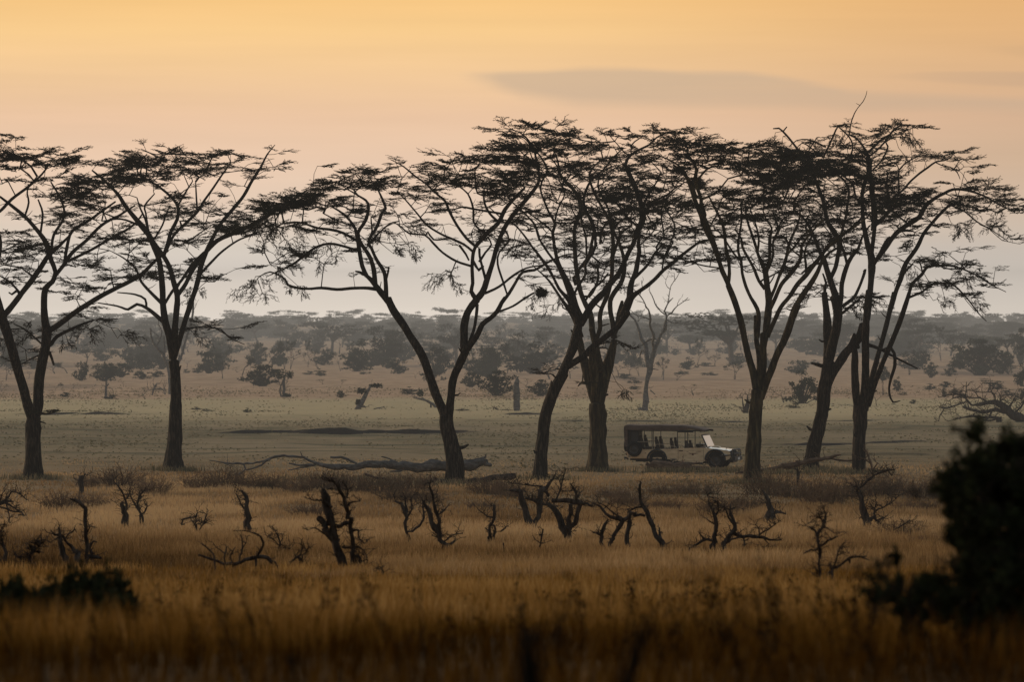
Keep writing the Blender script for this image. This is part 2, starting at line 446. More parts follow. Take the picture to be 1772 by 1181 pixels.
# ---- tree 2: single straight bole, then a fan
T2 = [
 B_('E', 885,930,44, 888,840,40, 892,750,36, 895,650,32, 897,540,29, 895,450,27, 888,370,27),
 B_('A', 880,1230,20, 865,1130,19, 845,1060,19, 832,960,17, 828,850,16, 812,740,15, 790,680,15, 762,615,15, 702,540,13, 640,462,11, 600,400,9, 530,330,7, 470,280,4),
 B_('A', 888,1230,18, 893,1100,17, 902,1000,16, 905,920,15, 885,840,14, 862,765,12, 822,700,12, 780,640,11, 745,580,10, 700,530,9, 650,470,7),
 B_('A', 893,1240,16, 925,1120,15, 955,1020,15, 985,930,14, 1010,850,13, 1030,760,13, 1055,695,12, 1090,620,10, 1130,550,9, 1190,480,9, 1245,410,8, 1290,330,8, 1330,270,6, 1365,200,4, 1405,150,2),
 B_('A', 905,925,12, 950,860,11, 990,780,11, 1055,695,11, 1110,640,11, 1180,608,10, 1240,582,9, 1340,530,10, 1440,462,8, 1500,430,6, 1565,385,4),
 B_('A', 1035,810,8, 1080,750,7, 1140,692,6, 1230,632,5, 1340,600,3),
 B_('A', 835,720,10, 858,650,9, 875,590,9, 905,530,9, 908,465,8, 870,412,7, 800,355,5, 740,320,3),
 B_('A', 850,700,8, 890,610,8, 950,550,8, 1010,490,8, 1040,440,7, 1090,370,6, 1130,310,5, 1180,240,4),
 B_('A', 1008,495,5, 1003,410,5, 1000,340,3), B_('A', 905,465,6, 950,390,5, 985,335,3),
 B_('A', 765,600,8, 742,530,6, 715,470,5, 700,420,3), B_('A', 760,600,6, 745,500,5, 740,460,5, 790,400,3),
 B_('A', 840,1065,12, 795,1020,11, 750,985,9, 700,965,8, 655,992,7, 600,975,5, 500,958,3),
 B_('A', 745,982,7, 742,940,6, 690,915,5, 600,905,3),
 B_('A', 825,965,10, 770,905,8, 722,850,7, 692,782,6, 630,728,4, 560,690,2),
 B_('A', 850,970,8, 880,900,8, 930,840,8, 985,760,9, 1045,700,9),
 B_('A', 920,560,6, 920,540,5, 960,540,4), B_('A', 900,640,6, 960,640,5, 1010,610,4, 1080,560,2),
 B_('E', 945,205,5, 1040,195,4, 1130,210,4, 1170,250,3, 1250,285,2),
 B_('A', 700,560,7, 620,530,5, 520,540,3), B_('A', 800,620,6, 830,560,5, 850,500,4, 870,460,3),
 B_('A', 720,170,2, 800,200,3, 860,180,2, 940,145,1), B_('A', 800,215,3, 760,190,2, 690,165,1),
]
T2P = [('A',640,255,160,22,1.5),('A',560,325,150,28,1.3),('A',700,330,130,22,1.3),('A',850,225,140,18,1.2),('A',1040,200,150,13,1.1),('A',1160,205,80,12,.7),('A',960,240,130,16,.9),
 ('A',1000,295,120,22,1.0),('A',850,300,180,40,.5),('A',1180,270,50,35,.4),('A',1370,190,35,40,.5,0,2),('A',1320,270,60,40,.45,0,2),('A',1270,340,60,40,.35,0,2),('A',1375,265,40,8,.5),
 ('A',810,165,90,12,.4,0,2),('A',740,185,50,15,.5,0,2),('A',1030,480,110,30,.5),('A',960,550,130,22,.5),('A',1130,520,90,40,.3),('A',1010,640,110,40,.3),
 ('A',1240,575,120,16,.9),('A',1390,490,120,25,1.1,-.3),('A',1490,440,90,25,.9,-.3),('A',1350,560,120,25,.6),('A',600,650,110,18,.8),('A',560,610,100,15,.5),
 ('A',800,830,150,15,.9),('A',1010,830,80,14,.9),('A',1070,850,50,12,.5),('A',980,880,60,40,.3,0,1),('A',580,770,80,25,.3),('A',760,760,80,40,.25),('A',950,760,80,30,.25),
 ('E',1110,200,90,10,.9),('E',1190,250,50,10,.8,.4),('E',1020,230,70,30,.3,0,1),('A',480,430,120,40,.5),('A',900,430,100,40,.3),('A',1200,450,50,40,.3,0,2)]

# ---- tree 3: V fork
T3 = [
 B_('F', 1140,1000,38, 1143,930,40, 1135,850,40, 1118,770,36, 1103,710,33, 1098,650,33),
 B_('F', 1092,680,24, 1078,610,23, 1045,540,22, 1015,450,21, 975,340,21, 925,260,20, 880,185,20, 825,105,19, 800,50,18),
 B_('B', 805,960,17, 765,905,17, 738,870,14, 715,840,13, 675,808,8, 635,797,4),
 B_('B', 735,870,13, 728,790,12, 712,730,11, 685,685,10, 660,650,10, 648,600,9, 690,530,9, 700,450,7, 650,410,5, 600,380,3),
 B_('B', 690,820,11, 670,770,11, 655,690,11, 645,620,11, 625,560,7, 570,500,6, 520,470,4),
 B_('B', 790,940,12, 790,860,11, 782,800,10, 745,740,8, 718,680,8, 702,640,8, 745,570,8, 770,500,8, 790,475,7, 760,400,5, 740,360,3),
 B_('B', 788,850,6, 802,800,6, 806,778,6, 788,776,4), B_('B', 770,880,3, 767,850,2),
 B_('B', 740,892,10, 680,882,8, 610,884,8, 540,890,8, 460,882,8, 400,886,7, 340,882,7, 290,866,7, 275,835,5, 200,800,4, 150,820,2),
 B_('B', 648,692,7, 560,665,7, 500,655,7, 430,675,7, 380,712,7, 310,765,6, 250,792,4, 180,825,2),
 B_('B', 640,640,8, 570,600,8, 500,582,8, 440,575,7, 340,545,5, 250,560,3, 180,620,2),
 B_('B', 615,560,5, 560,545,4, 470,500,3), B_('B', 400,700,4, 300,700,3, 200,760,2),
 B_('B', 700,650,6, 720,590,5, 715,520,4, 740,515,3),
 B_('B', 690,660,6, 800,560,4, 860,540,3),
 B_('F', 1120,660,27, 1122,570,22, 1132,480,21, 1155,410,21, 1190,335,21, 1208,290,20),
 B_('F', 1190,330,18, 1190,260,19, 1192,190,20, 1205,130,19, 1232,85,17, 1260,55,17),
 B_('B', 1238,955,17, 1285,905,17, 1305,850,15, 1325,790,13, 1345,720,12, 1362,660,12, 1385,600,11, 1405,560,11, 1440,510,11, 1490,450,10, 1540,390,9, 1575,330,7, 1562,240,6, 1545,170,5, 1510,115,4, 1470,85,3, 1390,60,1.5),
 B_('F', 1212,290,9, 1240,210,9, 1252,140,9, 1258,80,9),
 B_('F', 1212,305,18, 1255,240,15, 1285,180,14, 1325,150,13, 1360,115,12, 1380,75,11, 1400,45,10),
 B_('B', 1370,1005,10, 1375,970,10, 1420,910,9, 1450,860,8, 1490,800,8, 1550,790,7, 1620,750,6, 1700,715,4, 1780,700,2),
 B_('B', 1385,1000,6, 1440,975,6, 1500,935,6, 1545,908,5),
 B_('B', 1245,940,12, 1228,900,10, 1235,860,9, 1232,770,9, 1238,700,9, 1248,670,8),
 B_('B', 1300,840,8, 1285,780,7, 1270,720,7, 1268,680,7),
 B_('B', 1240,680,10, 1310,600,11, 1365,550,11, 1400,480,10, 1450,420,8, 1500,370,6),
 B_('B', 1248,665,8, 1205,630,8, 1160,570,7, 1120,500,7, 1095,440,7, 1050,400,6, 990,345,5, 940,310,5, 880,260,4, 815,225,2),
 B_('B', 1230,690,7, 1190,660,7, 1130,632,7, 1070,605,6, 1000,560,6, 950,500,5, 890,430,4, 850,390,3),
 B_('B', 1220,770,7, 1150,745,7, 1080,700,6, 1030,650,6, 990,612,5, 910,603,5, 870,570,4, 830,545,3),
 B_('B', 1000,610,6, 1005,595,5, 1035,635,5, 1100,628,4),
 B_('B', 1305,600,7, 1265,580,6, 1238,540,6, 1238,480,6, 1210,400,5, 1160,360,3),
 B_('B', 1370,500,7, 1310,490,6, 1240,478,6, 1180,468,5, 1130,485,3),
 B_('B', 1365,540,8, 1320,500,7, 1295,450,6, 1290,390,4), B_('B', 1260,750,8, 1300,700,6, 1330,660,5, 1310,620,4),
 B_('B', 1160,675,7, 1200,710,6, 1215,740,5), B_('B', 1240,740,7, 1265,790,9, 1290,770,5),
 B_('B', 1405,590,5, 1420,640,5, 1370,700,5, 1362,760,6, 1390,850,6, 1410,915,5),
 B_('B', 1310,915,8, 1370,875,7, 1440,820,7, 1510,780,5, 1600,765,4),
 B_('B', 1440,510,6, 1540,490,5, 1640,520,4), B_('B', 1560,200,5, 1620,130,4, 1680,100,3),
]
T3P = [('B',460,258,60,8,.9),('B',620,282,110,16,1.1),('B',540,300,70,10,.6),('B',560,345,90,16,.9),('B',700,320,90,20,1.1),('B',780,355,110,22,1.3),('B',680,370,110,15,1.0),
 ('B',450,385,120,14,1.1),('B',380,420,120,14,.8,-.2),('B',300,455,130,26,1.4,-.3),('B',190,515,110,26,1.1,-.35),('B',90,570,90,25,1.1,-.3),('B',30,600,60,15,.9),('B',420,470,110,30,.6),
 ('B',560,440,120,30,.6),('B',560,530,110,40,.4),('B',520,590,120,25,.5),('B',250,590,120,45,.4,0,1),('B',200,640,90,30,.4,0,1),('B',410,650,110,25,.35,0,1),('B',290,740,100,25,.6,-.3),
 ('B',200,790,80,30,.5,-.3,1),('B',130,850,50,50,.35,0,1),('B',160,900,20,50,.3,0,1),('B',320,850,50,40,.3,0,1),('B',480,730,80,15,.2,0,1),('B',750,600,70,60,.25,0,1),('B',800,680,50,30,.25,0,1),
 ('B',860,230,40,25,.6,.5,2),('B',920,270,60,25,.6,.4,2),('B',960,290,50,20,.5,0,2),('B',1180,228,100,16,1.1),('B',1090,245,60,14,.8),('B',1100,290,120,20,.9),('B',1050,330,110,16,1.2),('B',960,375,90,16,.8),('B',1200,350,110,22,1.7),
 ('B',1300,375,90,22,1.4,.3),('B',1350,400,80,22,1.1,.3),('B',1330,300,100,35,.8),('B',1250,240,90,16,.9),('B',1380,230,110,18,.9),('B',1420,180,110,18,1.1),('B',1350,185,50,10,.9),
 ('B',1390,60,40,9,1.),('B',1430,90,50,10,.6),('B',1480,55,30,8,.8),('B',1560,65,80,9,.9),('B',1620,100,110,16,1.1),('B',1530,150,100,25,1.2),('B',1650,160,80,25,.8),('B',1500,250,110,40,.7),('B',1600,260,80,40,.5),
 ('B',940,440,80,35,.5),('B',880,500,60,40,.35),('B',900,570,60,25,.3,0,1),('B',920,680,18,50,.3,0,1),('B',1110,790,40,50,.35,0,1),('B',1120,860,15,40,.3,0,1),('B',1010,450,60,15,.5),('B',1040,490,60,15,.35),
 ('B',1430,650,60,50,.25),('B',1500,440,80,30,.4),('B',1450,320,90,40,.6),('B',1560,880,50,25,.3,0,1),('B',1290,690,50,40,.15,0,2)]

# ---- tree 4: leaning bole, low diagonal limb
T4 = [
 B_('G', 395,970,32, 400,900,32, 405,820,31, 415,740,29, 422,670,29, 445,590,28, 480,500,28, 520,430,26),
 B_('V', 900,600,58, 950,480,45, 1010,350,50, 1050,240,56, 1080,120,58, 1100,20,50),
 B_('V', 960,520,42, 1060,450,40, 1160,390,38, 1240,300,38, 1340,220,36, 1440,140,36, 1560,40,34),
 B_('Q', 530,700,30, 560,620,28, 605,540,28, 660,480,28, 715,425,27, 770,350,25, 830,280,23, 880,180,20, 920,90,20, 970,0,19),
 B_('P', 1065,990,18, 1090,900,24, 1140,800,28, 1140,700,24, 1110,600,20, 1065,480,22, 1030,400,18, 995,320,14, 1040,240,12, 1120,190,10, 1200,150,9, 1260,90,7, 1340,50,5, 1440,25,3),
 B_('Q', 490,700,28, 480,650,24, 445,560,22, 415,490,20, 370,440,16, 330,390,14, 290,310,13, 240,220,13, 190,150,13, 130,70,11, 90,20,10),
 B_('P', 190,1000,10, 130,920,9, 60,840,8, 0,810,6, -60,780,4),
 B_('Q', 520,660,26, 480,560,28, 445,460,32, 415,380,32, 380,300,26, 335,210,21, 310,120,17, 290,20,15),
 B_('P', 390,990,15, 375,900,15, 395,820,13, 345,730,11, 300,620,10, 270,520,9, 300,430,9, 330,360,12, 270,250,8, 190,150,7, 110,80,5, 0,60,3),
 B_('Q', 330,210,12, 270,130,11, 220,60,11, 170,-20,10), B_('P', 260,960,12, 240,880,12, 215,820,10, 120,720,8, 30,640,6),
 B_('P', 380,900,10, 330,850,9, 240,780,8, 150,720,6), B_('P', 390,820,10, 420,700,8, 480,560,7, 430,450,6, 420,340,4),
 B_('Q', 870,620,30, 905,540,31, 935,470,29),
 B_('V', 1560,45,34, 1620,-40,36, 1680,-140,38), 
 B_('Q', 865,640,34, 915,540,33, 945,470,30, 1010,420,19, 1080,370,18, 1150,310,17, 1220,235,16, 1300,175,15, 1360,120,14, 1440,60,13, 1530,-5,11, 1600,-20,9, 1690,-25,6),
 B_('Q', 935,480,29, 938,390,27, 955,320,23, 985,250,22, 1000,160,20, 1015,80,18, 1005,20,17),
 B_('P', 1102,1020,17, 1112,930,16, 1115,860,13, 1140,780,9),
 B_('Q', 965,310,16, 1040,240,13, 1095,180,12, 1130,120,11, 1165,70,10, 1215,10,8), B_('Q', 1165,70,8, 1160,35,7, 1185,-5,6, 1250,-100,4),
 B_('Q', 1200,215,8, 1225,140,8, 1260,80,8, 1300,0,7), B_('P', 1330,1080,8, 1380,990,7, 1410,900,7, 1410,820,7, 1370,750,6, 1330,690,4),
 B_('P', 1130,1010,6, 1180,950,6, 1250,860,6, 1220,800,4), B_('P', 1255,1030,9, 1290,970,9, 1325,930,8, 1310,830,8, 1300,740,8, 1320,640,6, 1400,560,5, 1490,480,3),
 B_('Q', 455,470,10, 490,380,13, 530,320,12, 560,260,12, 555,190,12, 590,130,13, 630,60,14, 650,0,13),
 B_('P', 740,1000,13, 735,880,13, 690,780,12, 650,680,11, 640,600,14, 700,460,10, 800,370,8, 900,250,7, 980,180,5),
 B_('P', 1090,840,12, 1000,760,10, 930,660,9, 860,600,8, 780,520,6), B_('P', 1120,700,14, 1200,560,9, 1260,470,7, 1300,380,5),
 B_('P', 1150,770,14, 1220,640,9, 1330,590,8, 1420,520,6, 1520,460,4),
 B_('P', 1030,250,8, 990,220,7, 930,150,5, 850,60,4), B_('P', 1050,230,7, 1050,150,6, 1110,100,5, 1180,60,3),
 B_('V', 840,650,16, 800,610,10, 760,590,6, 700,600,3), B_('V', 990,300,12, 1000,250,12, 998,235,6),
 B_('Q', 430,600,7, 390,570,6, 365,555,7, 355,520,4),
]
T4P = [('P',330,30,110,16,.9),('P',90,20,70,14,1.),('P',60,70,70,10,.6),('P',300,170,150,30,1.0),('P',480,110,150,30,1.0),('P',130,200,130,16,1.4),('P',560,80,60,14,.9),('P',240,130,90,14,.8),('P',420,230,160,40,.7),
 ('P',200,310,140,60,.6),('P',350,440,150,60,.7),('P',520,380,120,60,.7),('P',470,540,130,50,.5),('P',160,450,120,60,.7),
 ('P',880,60,90,18,1.),('P',1000,100,150,18,1.),('P',1160,60,120,16,1.),('P',1330,40,110,14,1.),('P',1460,25,60,12,1.1),('P',1300,120,150,16,.8),('P',1480,110,100,14,.8),('P',1230,190,120,16,.7),('P',900,150,120,25,.8),
 ('P',1130,330,140,25,1.1),('P',1260,300,110,25,.9),('P',1080,420,120,50,.7),('P',1250,430,110,40,.7),('P',1330,650,190,20,1.4),('P',1180,690,120,40,1.1),('P',1450,690,110,25,.8,.2),('P',1100,560,150,60,.7),('P',1250,560,110,50,.6),
 ('P',450,640,40,40,.4,0,1),('P',470,830,90,40,.4),('P',60,830,60,40,.35),('P',80,960,90,30,.4),('P',60,1090,70,50,.4,0,1),('P',1200,820,90,20,.3,0,1),('P',1420,760,80,20,.5,.3,1),
 ('P',1300,1110,120,14,.7),('Q',1080,150,110,10,.6),('Q',1330,200,120,12,.7),('Q',1150,190,70,25,.4),('Q',290,540,120,50,.3,0,1),('Q',180,330,70,50,.3,0,2),('Q',60,130,70,60,.3,0,2),
 ('V',700,590,60,25,.35,0,2),('V',760,540,60,25,.2,0,2)]

# ---- tree 5: stout multi stem bole just behind tree 4
T5 = [
 B_('G', 690,930,50, 690,860,46, 690,790,43, 692,720,44, 690,640,45, 690,590,42),
 B_('V', 1290,960,50, 1255,780,62, 1220,650,60, 1190,520,60, 1150,390,48, 1120,250,40, 1100,120,36),
 B_('V', 1320,960,60, 1300,780,55, 1280,600,50, 1265,450,48, 1270,300,42),
 B_('V', 1350,960,55, 1372,800,58, 1385,680,56, 1350,500,44, 1320,350,38, 1290,200,34, 1250,60,32),
 B_('V', 1360,940,55, 1385,780,58, 1420,620,56, 1450,470,62, 1490,330,48, 1520,200,36),
 B_('Q', 540,800,22, 490,720,24, 460,640,22, 410,560,18, 350,480,12, 250,330,9, 180,260,6, 110,200,4),
 B_('Q', 640,880,28, 620,780,27, 612,690,26, 595,600,25, 545,500,22, 510,400,21, 490,290,20, 475,180,20, 467,60,18, 465,-10,17),
 B_('P', 563,980,17, 560,900,17, 572,820,18, 600,760,20, 618,690,20, 600,610,18, 560,540,17, 500,480,14, 440,400,12, 420,290,8, 380,180,5),
 B_('Q', 655,820,22, 680,740,20, 678,640,20, 695,560,19, 735,470,20, 765,370,18, 782,260,18, 785,140,18, 795,20,17),
 B_('P', 892,1000,17, 880,880,16, 850,780,13, 800,690,12, 740,580,11, 700,480,10, 690,400,9, 740,320,7, 840,250,5),
 B_('Q', 800,800,30, 790,690,22, 770,590,22, 768,500,22, 800,430,22, 850,360,21, 880,290,20, 890,200,20, 880,110,16, 850,20,14),
 B_('P', 960,1000,14, 900,900,13, 880,820,12, 850,700,11, 810,620,10, 760,500,9, 790,400,7, 880,330,6),
 B_('Q', 795,780,26, 830,700,24, 840,600,18, 870,500,14),
 B_('Q', 540,450,12, 590,460,11, 640,380,12, 665,290,11, 660,220,11, 675,170,10, 630,130,8, 580,100,6),
 B_('Q', 560,500,10, 620,400,11, 700,330,9, 750,260,8), B_('Q', 690,560,9, 650,530,7, 640,490,4), B_('Q', 690,720,7, 730,700,6, 760,690,4),
 B_('Q', 440,360,12, 455,300,14, 475,280,9), B_('Q', 480,250,10, 540,180,14, 590,110,17, 610,20,14),
 B_('P', 700,1010,14, 720,930,14, 725,840,13, 690,760,12, 640,690,10, 600,560,9), B_('P', 650,1100,10, 660,950,10, 640,870,8, 620,780,8, 650,690,7),
 B_('P', 780,1000,12, 790,900,12, 830,820,9, 900,740,7, 1000,700,5), B_('P', 870,900,12, 930,820,10, 1010,760,8, 1050,650,6),
 B_('P', 850,1120,12, 950,940,10, 940,860,9, 1050,840,7), B_('P', 900,1100,14, 960,900,10, 1040,850,8),
 B_('V', 1190,720,20, 1140,690,14, 1110,720,10, 1090,745,6), B_('V', 1150,690,10, 1150,600,8, 1160,560,5),
 B_('V', 1420,870,18, 1445,840,14), B_('V', 1320,650,10, 1300,630,6), B_('V', 1350,280,12, 1420,290,9, 1450,310,7),
 B_('V', 1560,200,10, 1680,260,6, 1740,290,3), B_('V', 1490,540,4, 1560,720,3, 1620,790,2),
 B_('P', 600,800,6, 540,700,6, 520,620,4), B_('P', 760,700,6, 700,640,5), B_('P', 820,980,8, 760,880,7, 760,790,5),
]
T5P = [('P',650,170,140,25,.9),('P',780,200,120,35,1.1),('P',620,300,120,40,.7),('P',760,330,140,60,.7),('P',900,270,110,30,.8),('P',900,420,140,70,.6),('P',700,470,110,60,.8),('P',850,560,160,70,.7),('P',1000,600,120,80,.8),
 ('P',720,620,120,60,.6),('P',1000,720,110,50,.9),('P',820,720,120,60,.4),('P',560,420,90,50,.5),('P',950,820,80,40,.4),('P',570,830,90,30,.4),('P',470,770,70,40,.4),('P',590,700,80,60,.3),('P',1050,480,100,50,.5),
 ('Q',640,325,60,12,.6),('Q',690,240,60,10,.5),('Q',780,330,50,30,.25,0,1),('V',1640,300,80,70,.35,0,2),('V',1580,240,60,30,.5),('V',1600,800,60,60,.12,0,1),('V',1120,700,30,30,.4,0,2),('V',1400,240,40,20,.2,0,2)]

# ---- tree 6: tall vase just right of the vehicle
T6 = [
 B_('H', 378,990,38, 382,900,38, 388,800,36, 395,700,33, 402,610,32, 410,520,30),
 B_('H', 400,500,22, 388,430,20, 370,370,18, 350,290,18, 330,190,17, 305,100,17, 275,20,16, 260,-20,15),
 B_('R', 455,820,26, 420,720,24, 385,630,23, 345,540,22, 310,430,21, 285,350,24, 250,260,28, 210,170,31, 180,90,30, 160,20,28),
 B_('P', 1640,740,24, 1610,680,20, 1580,600,18, 1555,520,18, 1520,430,15, 1480,360,12, 1440,320,9, 1350,270,7, 1240,230,5),
 B_('P', 1640,720,18, 1640,620,15, 1610,520,15, 1590,440,16, 1600,360,12, 1570,290,9, 1530,240,6), B_('P', 1590,470,12, 1650,400,10, 1700,350,8, 1770,330,6),
 B_('R', 395,660,16, 405,560,15, 398,450,15, 375,340,14, 365,230,14, 345,130,13, 310,60,11, 270,-20,9, 230,-100,7), B_('R', 210,100,8, 205,60,8, 180,-20,8, 150,-130,6),
 B_('H', 405,600,20, 412,500,18, 420,400,16, 416,330,15, 405,270,14, 402,200,13, 402,140,12),
 B_('R', 650,1110,20, 648,1040,19, 655,940,19, 640,860,17, 590,770,14, 545,670,13, 515,560,12, 505,460,12, 482,380,12, 480,290,11, 495,200,10, 510,80,9, 500,-40,7),
 B_('H', 420,560,24, 430,460,22, 440,360,20, 440,290,18, 436,230,15),
 B_('R', 690,1210,26, 712,1100,28, 722,1000,30, 735,900,32, 740,800,30, 728,680,26, 712,560,26, 680,470,18, 650,400,15, 620,300,13, 590,210,12, 560,120,10, 540,20,8),
 B_('R', 650,380,11, 655,280,11, 640,180,9, 610,90,8, 580,0,6),
 B_('R', 725,540,18, 745,440,14, 748,330,15, 750,250,14, 765,170,9, 720,100,8, 690,20,6),
 B_('R', 755,520,11, 778,400,11, 772,320,10, 790,250,12, 820,190,10, 800,100,8, 770,20,6),
 B_('R', 820,230,9, 840,170,8, 920,140,7, 1000,100,5), B_('R', 815,180,8, 850,110,7, 900,70,6, 950,30,5),
 B_('R', 750,780,18, 790,690,14, 830,580,14, 870,490,16, 895,400,14, 910,320,13, 950,220,11, 990,130,9, 1010,40,7),
 B_('R', 765,860,18, 800,760,18, 850,650,18, 920,570,18, 980,490,17, 1015,420,14, 1020,330,12, 1060,260,10, 1130,180,8, 1200,100,6),
 B_('R', 905,390,10, 960,330,10, 1030,240,9, 1100,170,8, 1170,90,6), B_('R', 1010,410,9, 940,360,7, 900,310,5),
 B_('R', 740,1100,22, 790,960,20, 840,850,19, 920,750,18, 985,650,20, 1060,570,20, 1110,500,20, 1170,430,17, 1230,350,14, 1300,290,14, 1400,210,11, 1500,140,9, 1600,60,6),
 B_('R', 1060,560,14, 1055,470,12, 1045,380,10, 1075,300,9, 1120,220,8),
 B_('R', 690,700,16, 655,620,14, 620,530,13, 595,480,12, 550,400,11, 515,330,11, 505,260,9, 450,180,7), B_('R', 690,660,9, 672,625,9, 760,580,7, 830,540,5),
 B_('R', 510,440,9, 460,410,9, 410,340,8, 360,260,8, 310,200,6, 250,190,5), B_('R', 730,660,6, 770,610,6, 790,570,5),
 B_('R', 300,520,7, 200,495,7, 100,470,6, 0,440,5, -80,420,3), B_('R', 310,470,6, 240,450,4, 190,400,3),
 B_('R', 200,180,10, 120,182,8, 40,165,7, -40,130,5, -150,60,3), B_('R', 640,530,5, 560,550,5, 500,500,4), B_('R', 700,560,5, 620,520,5, 540,545,4),
 B_('D', 100,560,12, 60,480,10, 20,430,8, -20,400,5), B_('D', 175,760,8, 230,770,7, 300,760,5), B_('D', 120,580,7, 200,540,5, 260,470,4),
 B_('R', 650,270,6, 700,300,5, 790,320,6, 860,320,5), B_('R', 800,260,8, 850,250,8, 890,270,9, 905,300,9),
 B_('H', 420,330,10, 300,100,2),
 B_('H', 432,560,22, 455,480,19, 480,420,18, 515,330,17, 560,235,17, 590,150,16, 620,80,15),
 B_('R', 860,1180,28, 900,1050,27, 940,920,25, 975,830,24, 1040,730,25, 1110,630,22, 1160,540,18, 1190,460,16, 1260,380,12, 1350,330,9),
]
T6 = [t for t in T6 if t[1][0][0:2] != (420, 330)]
T6P = [('D',60,240,80,12,.9),('D',80,310,180,20,1.6),('D',-30,330,110,14,1.2),('D',280,320,110,16,1.2),('D',200,340,130,18,1.1),('D',360,330,70,14,.6),('D',400,310,60,14,.4),('D',60,370,130,25,.6),('D',250,400,130,30,.6),
 ('D',180,430,150,30,.6),('D',30,610,60,22,1.1),('D',20,470,90,30,.5),('D',330,540,160,35,.9),('D',250,590,120,35,.7),('D',380,600,110,35,.8),('D',420,660,110,30,.6),('D',230,660,90,30,.5),('D',330,690,100,30,.5),
 ('D',60,890,100,10,.8),('D',-20,880,50,10,.5),('D',330,900,90,10,.6),('D',470,945,110,12,.9),('D',240,875,60,12,.4),('D',420,760,120,20,.4),('D',600,930,80,10,.3),('D',160,730,70,10,.4),('D',60,720,70,12,.3),
 ('D',540,480,130,40,.8),('D',440,460,120,40,.9),('D',470,380,120,22,.9),('D',30,560,90,12,.4,0,1),('R',900,860,80,60,.2,0,2)]

# ---- tree 7: slanting bole with peeling bark
T7 = [
 B_('H', 678,935,36, 690,860,36, 712,760,35, 735,670,32, 745,600,31, 750,520,33, 765,440,32, 775,370,28),
 B_('H', 770,400,26, 775,300,25, 770,220,24, 762,120,18, 755,60,16, 752,20,14),
 B_('R', 1215,760,14, 1218,690,14, 1228,640,11, 1200,560,8),
 B_('H', 775,380,26, 795,280,26, 815,190,26, 820,110,26, 800,40,25),
 B_('R', 1330,860,32, 1320,780,32, 1290,690,28, 1260,600,25, 1235,520,23, 1210,440,22, 1170,360,18, 1140,280,15, 1110,210,15, 1080,150,13, 1030,80,10, 960,20,8),
 B_('R', 1340,860,24, 1358,760,22, 1362,650,21, 1385,560,21, 1410,480,20, 1450,410,16, 1500,350,12, 1540,240,9, 1600,150,6),
 B_('R', 1275,600,18, 1310,500,19, 1330,400,20, 1345,310,22, 1300,210,22, 1250,140,20, 1225,50,18, 1215,-20,17),
 B_('S', 235,990,16, 205,880,15, 150,740,14, 110,640,12, 60,570,9, 0,520,6), B_('R', 1400,460,13, 1380,370,13, 1350,290,12, 1370,180,12, 1400,60,12, 1410,-40,11),
 B_('S', 430,960,11, 440,850,10, 400,750,9, 300,680,8, 200,640,5), B_('R', 1200,420,14, 1230,340,14, 1320,260,14, 1420,190,13, 1500,120,11, 1570,30,9),
 B_('R', 1170,370,10, 1080,390,9, 1010,440,7), B_('R', 1210,470,12, 1120,480,12, 1020,560,8),
 B_('S', 590,1000,10, 500,900,10, 470,780,10, 380,700,8, 330,600,6), B_('S', 120,660,8, 90,520,7, 170,380,5),
 B_('H', 738,400,10, 715,388,8, 685,380,4), B_('H', 765,620,9, 785,615,5),
 B_('H', 770,500,24, 790,440,22, 825,380,22, 860,330,22, 890,290,18, 905,230,8),
 B_('S', 225,560,8, 150,500,7, 40,430,5, -20,500,3), B_('D', 640,340,7, 600,300,6, 560,250,6, 520,212,5, 490,214,3), B_('D', 545,225,4, 560,205,3),
 B_('D', 760,310,5, 700,280,5, 665,270,4, 610,275,3, 570,310,2),
 B_('R', 1390,850,16, 1460,770,15, 1500,700,12, 1540,600,12, 1560,530,13, 1545,540,6), B_('R', 1380,900,14, 1450,830,12, 1520,770,8),
]
T7P = [('D',540,365,150,18,1.6),('D',470,395,110,20,1.3),('D',640,350,110,16,1.4),('D',460,430,100,22,1.2),('D',580,420,130,30,.9),('D',680,400,110,30,.9),('D',530,500,140,30,.9),('D',640,490,130,40,.8),('D',740,450,90,40,.8),
 ('D',640,570,130,40,.6),('D',550,580,110,40,.6),('D',740,560,110,40,.6),('D',530,240,35,30,.3,0,1),('D',590,290,50,20,.4,0,2),('D',650,270,60,20,.4,0,1),('D',680,660,130,35,.5),('D',780,680,110,40,.5),('D',620,720,100,30,.3),
 ('D',700,1040,70,25,.6),('D',670,1080,50,25,.4,0,1),('D',900,1080,80,20,.9),('D',930,1110,70,25,.5,0,1),('D',860,1120,60,20,.7),('D',780,790,110,30,.5),('D',700,830,90,25,.4),('D',450,350,60,12,.7),('D',400,420,70,20,.7)]

